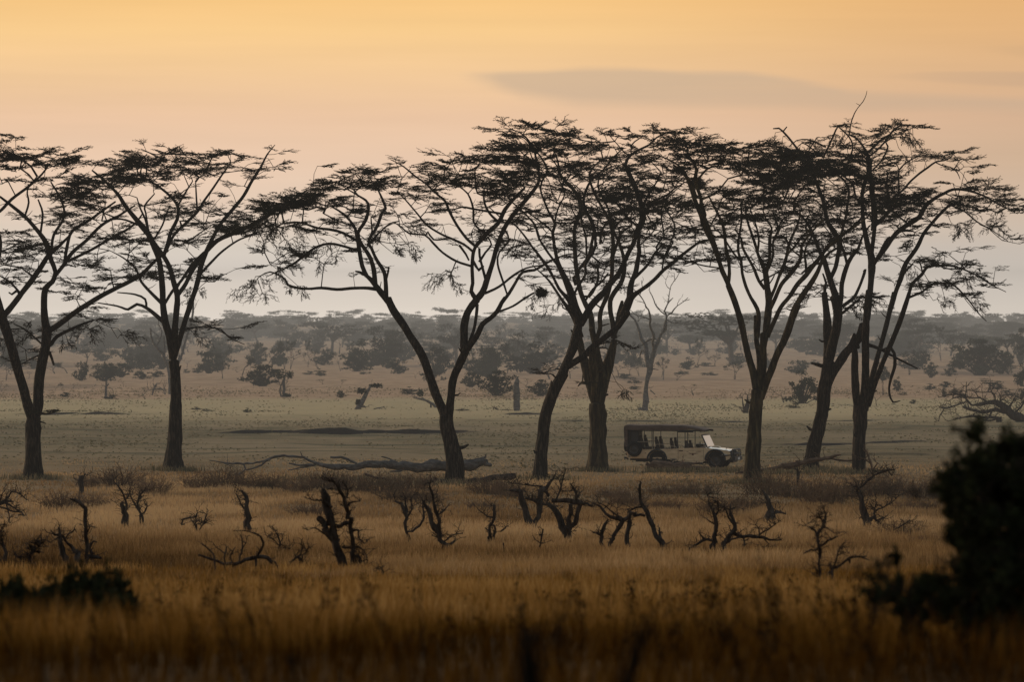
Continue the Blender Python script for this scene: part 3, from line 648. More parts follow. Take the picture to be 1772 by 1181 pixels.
# ---- tree 8: right hand tree with long arching limbs
T8 = [
 B_('H', 930,955,30, 930,880,31, 930,800,33, 932,730,34, 935,660,36, 935,600,35),
 B_('H', 918,620,22, 912,520,20, 908,420,19, 908,330,17, 900,290,18, 935,240,22, 950,180,18),
 B_('H', 955,620,26, 960,520,22, 962,420,20, 962,330,20, 962,230,20, 968,130,19, 975,60,19, 980,10,19),
 B_('R', 1578,960,28, 1590,840,26, 1602,720,25, 1612,600,26, 1618,500,32, 1610,400,32, 1580,300,24, 1560,210,20, 1545,120,18, 1540,20,17),
 B_('S', 560,1010,17, 548,900,16, 570,780,18, 610,680,22, 610,580,20, 590,520,13, 560,460,9, 500,390,8, 440,360,7),
 B_('S', 645,1180,20, 650,1050,20, 640,900,20, 630,760,20, 600,640,18), B_('R', 1612,420,20, 1625,300,18, 1640,180,17, 1650,60,18, 1640,-40,18),
 B_('S', 600,560,8, 690,480,8, 760,400,9, 810,330,9, 880,280,8, 960,280,6, 1030,310,3), B_('S', 600,510,11, 655,460,10, 720,400,9, 780,360,7),
 B_('S', 650,665,8, 700,600,8, 745,530,8, 770,460,8, 750,420,6), B_('S', 760,420,6, 820,380,5, 880,380,4, 960,450,2),
 B_('S', 215,560,9, 260,470,9, 310,360,9, 345,290,7, 400,270,5, 440,290,3), B_('S', 430,600,9, 460,520,8, 470,450,7, 440,380,7, 380,320,6, 345,290,5),
 B_('S', 440,370,6, 450,290,6, 465,230,6, 485,180,5, 515,130,4, 560,75,4, 585,20,3, 592,-15,2), B_('S', 525,115,3, 500,92,2),
 B_('S', 850,870,10, 900,830,10, 960,760,10, 1040,690,10, 1110,640,10, 1180,590,8, 1250,580,6, 1310,550,5, 1330,490,3),
 B_('S', 1180,605,6, 1240,625,5, 1300,635,5, 1360,680,5, 1385,740,3), B_('S', 855,850,9, 862,760,8, 865,660,8, 905,615,7, 980,565,6, 1080,535,4, 1180,560,3),
 B_('S', 770,1000,12, 780,900,11, 760,800,10, 770,680,8), B_('S', 860,650,5, 850,620,5, 760,570,4),
 B_('R', 1625,490,20, 1665,430,16, 1700,360,15, 1735,290,14, 1772,250,13),
 B_('S', 660,1140,18, 720,1080,17, 760,1040,15, 800,960,11, 850,900,10),
 B_('D', 1025,880,13, 1060,830,13, 1120,750,12, 1180,705,12, 1235,670,12, 1270,610,11, 1310,575,9, 1365,545,8, 1410,525,7, 1480,530,6, 1560,555,5, 1640,600,4, 1720,640,2),
 B_('H', 975,620,16, 985,500,14, 1010,400,13, 1040,290,12, 1065,200,12, 1095,80,12, 1110,20,12),
 B_('D', 1095,1130,12, 1120,1040,12, 1140,985,13, 1170,900,12, 1225,820,11, 1260,750,10, 1300,700,9, 1345,650,8, 1400,605,6, 1480,610,4, 1570,640,3),
 B_('H', 985,600,14, 1005,500,13, 1050,380,13, 1100,260,12, 1140,160,12, 1170,70,11, 1185,20,10),
 B_('D', 1185,1060,9, 1200,1010,9, 1250,960,9, 1280,920,7, 1340,915,6, 1420,920,5, 1520,960,4, 1600,1010,3, 1680,1050,2),
 B_('D', 1190,1080,7, 1250,1050,6, 1310,1010,6, 1400,1010,5, 1470,1070,4, 1540,1160,3, 1580,1200,2), B_('D', 1145,975,7, 1180,930,6, 1205,905,5), B_('D', 1260,960,5, 1240,900,4, 1215,885,3),
 B_('D', 1400,610,5, 1470,640,4, 1530,690,4, 1600,730,3, 1690,790,2), B_('D', 1180,700,6, 1100,640,5, 1050,600,5), B_('D', 1100,770,5, 1140,740,5, 1200,740,4),
 B_('H', 960,290,12, 1000,295,9, 1050,315,8, 1110,350,6, 1170,380,5, 1230,410,3), B_('H', 1060,310,8, 1090,300,8, 1108,330,8, 1112,390,9, 1095,450,8, 1082,510,6, 1090,560,5, 1102,580,5, 1140,573,2),
 B_('H', 970,540,9, 1000,530,6, 1020,520,3),
 B_('H', 928,300,18, 915,270,12, 900,235,6),
]
T8P = [('D',1150,205,70,9,1.3,-.2),('D',1210,220,30,12,.9,.4),('D',1040,250,60,18,1.1,-.4),('D',1130,260,60,30,.3,0,1),('D',1180,290,30,35,.4,0,1),('D',780,250,40,22,.8,-.5),('D',850,250,50,40,.4,0,1),('D',840,200,50,12,.5),('D',920,280,50,22,.8,.5),
 ('D',870,340,100,50,.5),('D',940,380,60,45,1.1),('D',900,430,110,30,1.1),('D',1000,330,60,30,.4),('D',850,480,110,30,.9),('D',960,480,90,40,.9),('D',1060,500,50,30,.9),('D',1090,460,50,30,.6),('D',1050,390,50,20,.4),
 ('D',1240,355,80,10,.8),('D',1180,385,30,15,.5,0,1),('D',1390,335,40,12,.7),('D',1420,360,40,25,.6,.5),('D',1450,400,30,20,.5,.5),('D',1450,440,25,12,.7),
 ('D',1090,590,90,35,1.6),('D',1170,570,90,22,1.1),('D',1170,620,90,30,.9),('D',1120,660,80,20,.8),('D',1260,545,60,6,.6),('D',1300,535,30,5,.5),('D',1000,600,80,50,.7),
 ('D',1440,500,35,14,1.3),('D',1520,520,70,11,1.3,.15),('D',1610,560,70,18,1.3,.35),('D',1680,610,50,18,1.2,.5),('D',1730,645,25,8,.9,.5),('D',1500,565,60,20,.4,0,1),('D',1590,620,50,18,.4,.3,1),
 ('D',1440,605,90,12,1.3),('D',1530,630,60,12,1.1,.3),('D',1370,620,70,25,.5),('D',1450,680,60,30,.4,0,1),('D',1480,740,30,25,.4,0,1),('D',1560,700,50,18,.4,.4,1),('D',1640,750,50,10,1.,.4),('D',1330,640,50,20,.4),
 ('D',1170,745,60,14,1.3),('D',1210,775,35,16,.6,.4,1),('D',1230,710,50,12,.3),('D',1270,890,50,9,1.1),('D',1380,920,80,14,1.2),('D',1440,925,50,16,.8,.3),('D',1540,980,60,12,1.,.3),('D',1620,1030,50,11,1.1,.35),
 ('D',1500,965,60,18,.5,0,1),('D',1300,1015,80,14,1.4),('D',1240,1050,50,10,.9,-.2),('D',1400,1030,60,16,.8,.3),('D',1360,1080,60,25,.3,0,1),('D',1460,1080,40,25,.6,.5),('D',1510,1130,20,30,.7,0,1),('D',1230,930,40,30,.2,0,1),
 ('D',1180,700,70,14,.5),('D',1080,700,70,20,.5),('D',960,830,90,14,.4),('D',1080,870,60,10,.5),('D',980,1090,40,25,.5,0,1),('D',1250,600,50,30,.3)]

acacia('acacia_tree', T1, T1P, dist_at(832), 'tall acacia at the left edge whose bole forks low into two long stems', 11, leafy=.9)
acacia('acacia_tree', T2, T2P, dist_at(815), 'flat-topped acacia on one straight unbranched bole, second tree from the left edge', 12, leafy=.95)
acacia('acacia_tree', T3, T3P, dist_at(838), 'acacia split into a wide V of two curving stems, standing before the long fallen trunk', 13)
acacia('acacia_tree', T4, T4P, dist_at(830), 'acacia with a dark bole leaning right, its low diagonal limb crossing the stout bole', 14, fill=240)
acacia('acacia_tree', T5, T5P, dist_at(815), 'stout acacia bole dividing into several yellowish stems, just left of the safari vehicle', 15, bark=BARK_Y, fill=240)
acacia('acacia_tree', T6, T6P, dist_at(838), 'vase-shaped acacia rising directly in front of the bonnet end of the safari vehicle', 16, bark=BARK_Y, fill=220)
acacia('acacia_tree', T7, T7P, dist_at(816), 'acacia with a slanting, peeling bole beside the reddish fallen limb', 17, fill=170)
acacia('acacia_tree', T8, T8P, dist_at(823), 'rightmost tall acacia, its long arching limbs reaching out to the right', 18, fill=120, clump=1.15)

# bird nests in the crowns
def nest(px, py, D, w, h, label, seed):
    r = np.random.default_rng(seed); c = W(px, py, D); g = Geo()
    n = 260
    d = r.normal(size=(n, 3)); d /= np.linalg.norm(d, axis=1)[:, None]; rad = r.uniform(.55, 1, n)[:, None]
    P0 = d * rad * [w, w, h]; t = r.normal(size=(n, 3)) * [1, 1, .6]; t /= np.linalg.norm(t, axis=1)[:, None]
    prisms(g, P0 - t * .16, P0 + t * .16, .013, .008)
    H0 = P0[r.integers(0, n, 40)]; prisms(g, H0, H0 + r.normal(0, 1, (40, 3)) * [.16, .16, .12] - [0, 0, .22], .010, .005)
    o = g.build('bird_nest', NEST, smooth_=False); o.location = c
    tag(o, label, 'nest', 'bird nests in the acacias')
nest(1206, 316, 213, .34, .26, 'round dark nest wedged in the upper fork of the tree in front of the vehicle', 1)
nest(937, 507, 206, .26, .20, 'ragged hanging clump of straw at a limb tip between the V-forked and leaning trees', 2)
nest(1372, 304, 210, .32, .22, 'small dark nest high in the dense crowns on the right', 3)
# traced outlines of the dead wood in the grass
def l_(*v): return [(v[i], v[i + 1], v[i + 2]) for i in range(0, len(v), 3)]

DW = [
 ('I', (465,535), [l_(465,540,11, 461,460,11, 460,380,12, 466,300,14, 455,240,13, 425,215,11, 380,203,5), l_(466,380,6, 482,350,4), l_(465,530,10, 480,510,14, 540,520,6)],
  'dead stump with its top bent over to the left like a hook', 'stump'),
 ('I', (345,525), [l_(342,525,18, 332,450,16, 330,400,14, 318,355,6), l_(420,520,16, 405,480,12, 370,440,9, 335,400,8, 295,392,6, 270,365,3), l_(330,400,6, 290,415,4, 268,435,2), l_(360,400,5, 385,375,4, 400,360,3, 412,380,2), l_(490,500,11, 488,450,7, 505,425,5, 525,430,3)],
  'low forked stump with curling horns, left of the hook-topped stump', 'stump'),
 ('I', (672,320), [l_(672,325,15, 668,290,15, 660,250,13, 655,222,9), l_(682,320,8, 681,260,8, 676,200,7, 658,160,6, 638,128,5, 612,100,2), l_(678,200,5, 692,180,4, 700,158,2)],
  'short thick stump with one thin bent rod growing past it', 'stump'),
 ('I', (765,310), [l_(768,315,6, 752,265,7, 728,235,6, 708,200,5, 695,165,3), l_(745,255,6, 738,215,6, 745,180,5, 768,160,3), l_(755,285,6, 785,255,5, 795,240,3), l_(740,210,4, 755,190,4, 750,168,3)],
  'small spiky dead bush right beside the stump with the thin rod', 'dead bush'),
 ('I', (1052,360), [l_(1052,365,5, 1052,320,6, 1048,295,5, 1010,302,5, 982,312,5, 977,340,4), l_(1050,300,5, 1058,280,5), l_(1092,372,4, 1098,335,5, 1108,300,4, 1110,284,3), l_(1060,335,4, 1085,325,4, 1100,330,3)],
  'tiny crooked twig frame low in the grass, left of the tapering stump', 'dead branch'),
 ('I', (1330,370), [l_(1332,378,25, 1333,330,19, 1328,270,15, 1325,230,13, 1318,190,10, 1295,160,5), l_(1322,262,8, 1298,235,6, 1285,205,5, 1270,165,2), l_(1325,210,6, 1338,200,4)],
  'lone tapering stump with a thin prong on its left side', 'stump'),
 ('I', (1485,580), [l_(1492,585,12, 1470,555,13, 1435,528,13, 1380,507,12, 1320,520,11, 1260,545,10, 1200,545,8, 1130,522,7, 1072,502,5), l_(1392,510,8, 1400,470,7, 1412,430,6, 1400,400,5, 1360,382,4, 1310,372,3, 1255,370,2),
    l_(1290,530,6, 1300,470,5, 1300,400,3), l_(1290,480,4, 1320,440,3, 1330,400,2), l_(1215,545,5, 1210,490,5, 1215,455,3), l_(1160,530,5, 1130,480,4, 1080,440,2), l_(1250,540,5, 1240,500,4, 1265,460,3), l_(1200,500,4, 1160,460,3, 1140,430,2)],
  'sprawling fallen branch lying in the grass with upright side twigs', 'dead branch'),
 ('I', (1497,482), [l_(1495,485,5, 1505,450,5, 1500,410,5, 1478,370,3), l_(1500,440,4, 1470,415,3, 1440,400,2), l_(1497,480,4, 1530,462,3, 1550,470,2), l_(1508,440,4, 1522,415,3, 1520,395,2)],
  'thin twiggy dead sapling just right of the sprawling fallen branch', 'dead branch'),
 ('I', (1620,575), [l_(1555,572,6, 1570,535,7, 1590,508,8, 1620,500,7, 1628,470,5, 1620,448,3), l_(1645,578,8, 1620,545,9, 1595,515,9), l_(1630,500,4, 1648,480,4, 1658,462,3), l_(1642,576,8, 1662,560,6, 1675,570,3)],
  'small arched snag like a crouching animal, left of the tallest stump cluster', 'dead branch'),
 ('J', (290,580), [l_(288,585,22, 272,520,22, 262,460,22, 240,410,22, 200,360,20, 165,300,16), l_(255,430,14, 245,360,13, 238,290,8), l_(365,590,20, 350,520,14, 340,440,12, 328,340,12, 318,270,13, 300,200,11, 268,140,9, 228,90,5),
    l_(312,240,8, 345,215,6, 382,210,3), l_(335,370,10, 372,372,7, 375,410,5, 410,440,4), l_(300,462,7, 380,458,6, 408,475,5, 425,530,4, 408,588,3), l_(222,405,6, 180,375,5, 140,358,4, 103,368,2), l_(235,240,8, 190,210,6, 130,205,4, 90,195,2),
    l_(245,400,16, 215,300,18, 205,240,22, 195,190,22, 190,150,14), l_(270,340,12, 330,335,14), l_(262,140,6, 240,110,4, 185,95,2), l_(312,200,6, 315,150,5, 290,110,3), l_(345,500,10, 380,520,10, 375,560,8), l_(320,520,8, 340,470,7, 360,480,5)],
  'tallest stump cluster, two leaning dead boles tangled with looping twigs', 'stump', 75),
 ('J', (652,400), [l_(652,405,8, 625,350,9, 632,300,11, 618,250,12, 600,220,9, 570,208,4), l_(640,385,7, 680,355,8, 712,320,7, 724,280,6, 718,215,4), l_(635,280,7, 628,230,5, 625,188,3), l_(645,300,6, 662,260,5, 664,235,4), l_(660,250,4, 660,210,3, 668,180,2)],
  'forked dead snag with a curved right prong, left of the leaning spiky snag', 'stump'),
 ('J', (840,450), [l_(842,452,14, 818,410,15, 785,350,16, 762,300,14, 740,250,11, 725,210,6), l_(812,370,12, 802,310,11, 790,240,10, 772,180,7, 755,118,4), l_(800,275,7, 825,262,5, 852,238,2), l_(845,445,8, 870,435,7, 897,424,5), l_(850,420,7, 870,398,6, 900,385,5, 935,382,3), l_(828,425,6, 800,400,5, 770,395,2), l_(800,300,6, 820,320,5)],
  'leaning spiky snag with one tall needle-like prong', 'stump', 26),
 ('J', (1092,410), [l_(1078,412,8, 1078,370,9, 1092,320,8, 1106,275,9, 1103,238,8), l_(1090,305,5, 1065,292,4, 1040,275,3, 1018,258,2), l_(1102,412,6, 1108,375,6, 1110,345,5), l_(1110,380,5, 1140,370,4, 1166,355,3), l_(1080,375,4, 1055,358,3)],
  'short knobbly snag with a drooping left twig, right of the leaning spiky snag', 'stump'),
 ('J', (1352,470), [l_(1350,478,8, 1358,440,6, 1358,400,6, 1362,362,5)], 'small upright dead post standing alone in the grass', 'stump', 3),
 ('J', (1155,485), [l_(1156,488,5, 1154,432,5)], 'tiny upright peg of wood in the grass', 'stump', 0),
 ('K', (310,345), [l_(300,352,22, 285,290,20, 268,240,17, 258,190,17, 250,155,16, 220,146,12, 188,154,5), l_(340,345,18, 342,290,16, 350,220,17, 358,165,20, 395,135,12, 430,90,6, 440,50,3), l_(290,195,8, 340,215,9, 390,225,9), l_(352,130,5, 290,122,4, 212,118,2), l_(380,150,10, 400,190,8)],
  'pair of thick broken stumps, the left one with a flat beak-like top', 'stump', 26),
 ('K', (495,400), [l_(492,405,22, 475,350,20, 458,290,18, 425,245,17, 385,215,9), l_(500,400,16, 510,330,13, 520,270,13, 525,230,11), l_(512,400,14, 540,330,13, 560,260,12, 562,215,12, 545,170,7, 520,120,3), l_(440,205,15, 500,212,17, 560,218,12, 610,228,8, 650,240,3), l_(452,195,8, 470,130,6, 485,75,4, 495,40,2), l_(470,150,4, 520,158,3), l_(555,190,6, 570,165,4), l_(470,120,4, 450,85,3)],
  'squat many-armed stump carrying a level slab of wood across its top', 'stump', 30),
 ('K', (830,465), [l_(722,462,10, 752,400,12, 785,345,13, 812,305,13, 870,270,9), l_(828,475,14, 828,420,13, 832,350,14, 850,280,10), l_(1020,455,15, 985,400,14, 950,330,14, 925,270,13, 902,210,9, 890,160,8, 894,108,5), l_(800,315,12, 760,300,11, 710,275,8, 680,245,6, 638,222,3),
    l_(860,290,9, 920,284,8), l_(790,300,6, 745,275,5, 715,245,4, 688,228,2), l_(775,290,4, 772,250,3, 755,238,2), l_(842,290,8, 830,262,5, 822,250,3), l_(920,245,6, 880,245,5, 835,262,3), l_(1000,420,8, 1002,385,7, 998,352,4), l_(1030,440,5, 1058,430,2)],
  'dead tree like a stilt-legged table with one long upright prong on its right', 'stump', 22),
 ('K', (690,450), [l_(692,455,11, 680,415,11, 688,370,10, 705,335,8, 722,312,4), l_(682,400,6, 662,385,5, 640,384,2)], 'short split stump immediately left of the stilt-legged dead tree', 'stump', 6),
 ('K', (1305,485), [l_(1282,488,18, 1290,430,16, 1300,370,14, 1295,310,13, 1278,250,8, 1260,190,3), l_(1330,485,16, 1355,420,15, 1385,375,14, 1402,340,11, 1375,290,8, 1378,230,3), l_(1272,425,9, 1235,415,7, 1210,385,3), l_(1245,420,8, 1200,440,6, 1165,465,5, 1130,496,2),
    l_(1390,378,11, 1450,402,10, 1530,400,9, 1590,415,7, 1645,422,4), l_(1540,398,7, 1580,362,5, 1638,320,2), l_(1545,390,5, 1530,360,4, 1515,340,2), l_(1340,445,8, 1390,412,6, 1450,404,5), l_(1300,345,6, 1265,325,4, 1245,305,2), l_(1292,300,6, 1318,240,4, 1290,195,3, 1255,180,2), l_(1560,410,4, 1585,440,3, 1560,460,2), l_(1450,402,5, 1455,450,4), l_(1400,340,8, 1370,300,5, 1345,235,3)],
  'wide dead bush whose bare limb stretches far out to the right', 'dead bush', 50),
 ('L', (408,290), [l_(405,300,34, 402,262,20, 395,225,14, 382,180,8, 366,148,4), l_(430,275,12, 462,268,7, 490,280,3)], 'dark pointed stump like a shark fin with a flared foot', 'stump', 4),
 ('L', (670,640), [l_(670,650,10, 671,560,9, 672,480,9, 668,410,8, 680,350,8, 706,308,7, 708,280,5, 684,240,3), l_(668,402,8, 640,370,6, 598,345,3), l_(672,462,7, 650,482,6, 620,478,5, 588,492,3), l_(680,460,9, 705,440,8, 735,412,7, 765,405,4), l_(690,345,5, 720,358,4, 758,385,2), l_(662,612,12, 640,600,8), l_(690,315,5, 660,300,4, 610,335,2), l_(690,310,5, 665,285,3)],
  'slim upright dead sapling with crooked arms at different heights', 'stump', 34),
 ('L', (710,640), [l_(708,648,7, 722,610,8, 738,582,9, 775,562,8, 808,530,7, 850,516,6, 905,515,5, 936,532,2), l_(735,580,7, 758,545,6, 770,505,5, 782,465,4, 802,438,2), l_(772,502,4, 808,486,2), l_(730,572,5, 722,545,3), l_(828,520,6, 832,542,4), l_(905,518,5, 925,512,3)],
  'two-armed dead branch right beside the slim dead sapling', 'dead branch', 12),
 ('L', (925,330), [l_(922,335,22, 918,290,19, 908,240,19, 890,190,17, 882,170,10), l_(935,325,14, 958,295,10, 980,312,7, 1022,302,4), l_(985,310,6, 1010,340,5, 985,372,3), l_(846,166,4, 880,140,6, 930,105,7, 970,70,7, 1010,50,7, 1072,40,3), l_(1040,45,5, 1058,75,3), l_(960,258,5, 1010,245,4, 1060,222,3, 1100,180,2), l_(962,285,5, 975,220,3), l_(900,180,5, 890,150,6, 870,150,5)],
  'broken stump under a long slanting bare branch, nearest the dark leafy bush', 'stump', 40),
 ('L', (1070,370), [l_(1068,374,4, 1100,352,4, 1130,332,3, 1158,318,2), l_(1120,338,3, 1150,330,2, 1175,334,1)], 'thin bare twig poking out of the grass near the dark leafy bush', 'dead branch', 3),
 ('I', (440,130), [l_(440,135,16, 438,110,16, 436,82,14, 452,72,8)], 'low dark block-like stump in the brown scrub under the left trees', 'stump', 4),
 ('L', (556,95), [l_(558,100,10, 556,70,9, 553,44,6)], 'small reddish stub in front of the reddish fallen limb', 'stump', 3),
 ('J', (505,622), [l_(508,632,8, 502,600,9, 500,576,4)], 'tiny dark stub in the open grass below the tallest stump cluster', 'stump', 4),
 ('I', (165,570), [l_(150,575,7, 158,520,6, 175,480,5, 190,440,4), l_(165,500,5, 190,470,4, 222,440,2), l_(150,560,5, 110,520,4, 80,500,3), l_(180,470,4, 210,490,3)],
  'tangled dry bramble at the left edge, below the hooked stump', 'dead bush', 40),
 ('I', (10,540), [l_(-30,560,16, 20,520,15, 40,485,12, 28,455,9, 0,430,6), l_(20,450,6, 5,380,5, 20,340,3)], 'thick curved dead branch cut off by the left edge of the picture', 'dead branch', 16),
 ('I', (-40,330), [l_(-40,340,14, -30,260,10, 20,215,8, 60,235,5, 130,290,3), l_(0,230,7, 40,190,6, 60,165,5, 110,172,4, 142,205,2), l_(10,260,5, 60,262,4, 100,270,3), l_(30,200,5, 70,215,4), l_(-20,250,6, 20,165,4), l_(40,235,4, 52,330,2)],
  'bare thorny dead tree reaching in from the left edge', 'dead bush', 30),
]
# ------------------------------------------------------------------ ground sheet
def build_ground():
    # rows spaced evenly in the picture, with extra rows at the eroded steps
    ys = list(np.linspace(-60, 12, 6)) + list(np.linspace(14, 130, 110))
    D = 132.0
    while D < 420: ys.append(D); D += .55 if D < 340 else 1.2
    while D < 3200: ys.append(D); D *= 1.012
    while D < 26000: ys.append(D); D *= 1.25
    for (y0, *_r) in STEPS: ys += list(np.arange(y0 - 4, y0 + 5, .2))
    ys = np.unique(np.round(ys, 2))
    t = np.concatenate([-np.geomspace(3.0, .16, 14), np.linspace(-.15, .15, 260), np.geomspace(.16, 3.0, 14)])
    Yg, T = np.meshgrid(ys, t, indexing='ij')
    Xg = T * (np.maximum(Yg, 40) + 30)
    Zg = ground_z(Xg, Yg)
    n, m = Yg.shape
    idx = np.arange(n * m).reshape(n, m)
    q = np.stack([idx[:-1, :-1], idx[:-1, 1:], idx[1:, 1:], idx[1:, :-1]], -1).reshape(-1, 4)
    g = Geo(); g.add(np.stack([Xg, Yg, Zg], -1).reshape(-1, 3), q)
    return g

def ground_mat():
    m, nt, N, L = newmat('savanna_ground')
    out = N.new('ShaderNodeOutputMaterial'); bs = N.new('ShaderNodeBsdfPrincipled'); L.new(bs.outputs[0], out.inputs[0])
    geo = N.new('ShaderNodeNewGeometry'); sp = N.new('ShaderNodeSeparateXYZ'); L.new(geo.outputs['Position'], sp.inputs[0])
    def nz(scale, st=(1, 1, 1), det=5, ro=.6):
        mp = N.new('ShaderNodeMapping'); mp.inputs['Scale'].default_value = st; L.new(geo.outputs['Position'], mp.inputs[0])
        k = N.new('ShaderNodeTexNoise'); k.inputs['Scale'].default_value = scale; k.inputs['Detail'].default_value = det; k.inputs['Roughness'].default_value = ro
        L.new(mp.outputs[0], k.inputs[0]); return k.outputs[0]
    def mth(op, a, b, c=None):
        k = N.new('ShaderNodeMath'); k.operation = op
        for i, v in enumerate((a, b, c)):
            if v is None: continue
            if isinstance(v, (int, float)): k.inputs[i].default_value = v
            else: L.new(v, k.inputs[i])
        return k.outputs[0]
    def mr(v, a, b, c=0., d=1.):
        k = N.new('ShaderNodeMapRange'); k.interpolation_type = 'SMOOTHSTEP'; L.new(v, k.inputs[0])
        for i, q in enumerate((a, b, c, d)): k.inputs[i + 1].default_value = q
        return k.outputs[0]
    def mx(f, a, b):
        k = N.new('ShaderNodeMix'); k.data_type = 'RGBA'
        if isinstance(f, (int, float)): k.inputs[0].default_value = f
        else: L.new(f, k.inputs[0])
        for i, v in ((6, a), (7, b)):
            if isinstance(v, tuple): k.inputs[i].default_value = (*v, 1)
            else: L.new(v, k.inputs[i])
        return k.outputs[2]
    big = nz(.045, (1, .35, 1)); med = nz(.35, (1, .4, 1)); fine = nz(2.2, det=6, ro=.75); tiny = nz(9, det=3)
    Y = mth('ADD', sp.outputs[1], mth('MULTIPLY', mth('SUBTRACT', big, .5), 55))
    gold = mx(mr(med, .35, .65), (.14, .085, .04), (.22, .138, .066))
    dark = mx(mr(med, .35, .65), (.03, .017, .005), (.06, .034, .011))  # near rise, foreground shade put into the soil colour
    green = mx(mr(med, .38, .66), (.094, .073, .035), (.153, .113, .056))
    green = mx(mr(big, .4, .62), green, (.19, .138, .074))
    tan = mx(mr(med, .35, .68), (.25, .155, .085), (.37, .235, .135))
    tan = mx(mr(nz(.02, (1, .25, 1)), .52, .66), tan, (.13, .085, .055))
    strk = nz(.12, (.35, 1.6, 1), det=4)
    green = mx(mth('MULTIPLY', mr(strk, .50, .64), .75), green, (.045, .045, .022))
    green = mx(mth('MULTIPLY', mr(strk, .48, .32), .5), green, (.165, .125, .075))
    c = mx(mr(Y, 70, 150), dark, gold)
    green = mx(mth('MULTIPLY', mr(med, .42, .30), .55), green, (.075, .078, .034))
    green = mx(mr(sp.outputs[1], 292, 360), green, mx(.72, green, (.42, .32, .165)))
    c = mx(mr(mth('ADD', Y, mth('MULTIPLY', mth('SUBTRACT', med, .5), 40)), 168, 262), c, green)
    c = mx(mr(mth('ADD', sp.outputs[1], mth('MULTIPLY', mth('SUBTRACT', med, .5), 30)), 404, 430), c, tan)
    # tufts and bare specks
    c = mx(mth('MULTIPLY', mr(fine, .54, .74), .45), c, (.04, .034, .018))
    c = mx(mth('MULTIPLY', mr(tiny, .55, .8), .3), c, (.30, .22, .12))
    # steep faces of the eroded steps show dark earth
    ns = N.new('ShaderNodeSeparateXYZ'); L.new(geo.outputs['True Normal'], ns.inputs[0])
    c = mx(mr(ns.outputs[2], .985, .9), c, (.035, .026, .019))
    L.new(c, bs.inputs['Base Color']); bs.inputs['Roughness'].default_value = 1; bs.inputs['Specular IOR Level'].default_value = .05
    bp = N.new('ShaderNodeBump'); bp.inputs['Strength'].default_value = .8; bp.inputs['Distance'].default_value = .25; L.new(fine, bp.inputs['Height']); L.new(bp.outputs[0], bs.inputs['Normal'])
    return m
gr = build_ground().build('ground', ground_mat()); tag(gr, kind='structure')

# ------------------------------------------------------------------ grass: counted by nobody
def grass_mat(name, stops, tr=.35):
    m, nt, N, L = newmat(name)
    out = N.new('ShaderNodeOutputMaterial'); at = N.new('ShaderNodeAttribute'); at.attribute_name = 'tint'
    cr = N.new('ShaderNodeValToRGB'); e = cr.color_ramp.elements
    while len(e) > 1: e.remove(e[-1])
    e[0].position = stops[0][0]; e[0].color = (*stops[0][1], 1)
    for p, c in stops[1:]: e.new(p).color = (*c, 1)
    L.new(at.outputs['Fac'], cr.inputs[0])
    d = N.new('ShaderNodeBsdfDiffuse'); t = N.new('ShaderNodeBsdfTranslucent'); mx = N.new('ShaderNodeMixShader'); mx.inputs[0].default_value = tr
    L.new(cr.outputs[0], d.inputs[0]); L.new(cr.outputs[0], t.inputs[0]); L.new(d.outputs[0], mx.inputs[1]); L.new(t.outputs[0], mx.inputs[2]); L.new(mx.outputs[0], out.inputs[0])
    return m

def field(n, ya, yb, pw, halfw=.128, extra=7.0, seed=1):
    n = int(n * (1 + extra / (halfw * (ya + yb) / 2)))
    r = np.random.default_rng(seed)
    u = r.random(n); Y = (ya ** pw + u * (yb ** pw - ya ** pw)) ** (1 / pw)
    X = r.uniform(-1, 1, n) * (Y * halfw + extra)
    return X, Y, r

def blades(name, X, Y, h, w, lean, tint, mat, r):
    n = len(X); Zg = ground_z(X, Y)
    a = r.uniform(0, PI, n); la = r.uniform(0, 2 * PI, n); ln = h * lean * r.uniform(.1, 1, n)
    b = np.stack([X, Y, Zg - .03], -1); side = np.stack([np.cos(a), np.sin(a) * .4, a * 0], -1) * (w / 2)[:, None]
    top = b + np.stack([np.cos(la) * ln, np.sin(la) * ln, h + .03], -1); mid = b + (top - b) * .55 - np.stack([np.cos(la) * ln * .2, np.sin(la) * ln * .2, -h * .04], -1)
    V = np.stack([b - side, b + side, mid + side * .8, mid - side * .8, top], 1)
    i = (np.arange(n) * 5)[:, None]
    g = Geo(); g.add(V.reshape(-1, 3), i + np.array([[0, 1, 2, 3]])); g.f.append((i + np.array([[3, 2, 4]]))); g.m.append(0)
    at = np.repeat(tint, 5) + np.tile([-.12, -.12, .02, .02, .1], n)
    o = g.build(name, mat, smooth_=False, attr=np.clip(at, 0, 1))
    return tag(o, kind='stuff')

GOLD = grass_mat('golden_grass', [(0, (.040, .023, .010)), (.35, (.135, .077, .030)), (.7, (.275, .168, .076)), (1, (.42, .28, .14))])
SHADEG = grass_mat('shade_tinted_grass', [(0, (.008, .0033, .0004)), (.3, (.034, .0145, .0018)), (.6, (.15, .075, .017)), (1, (.36, .21, .075))])  # foreground shade and vignette put into the grass colour
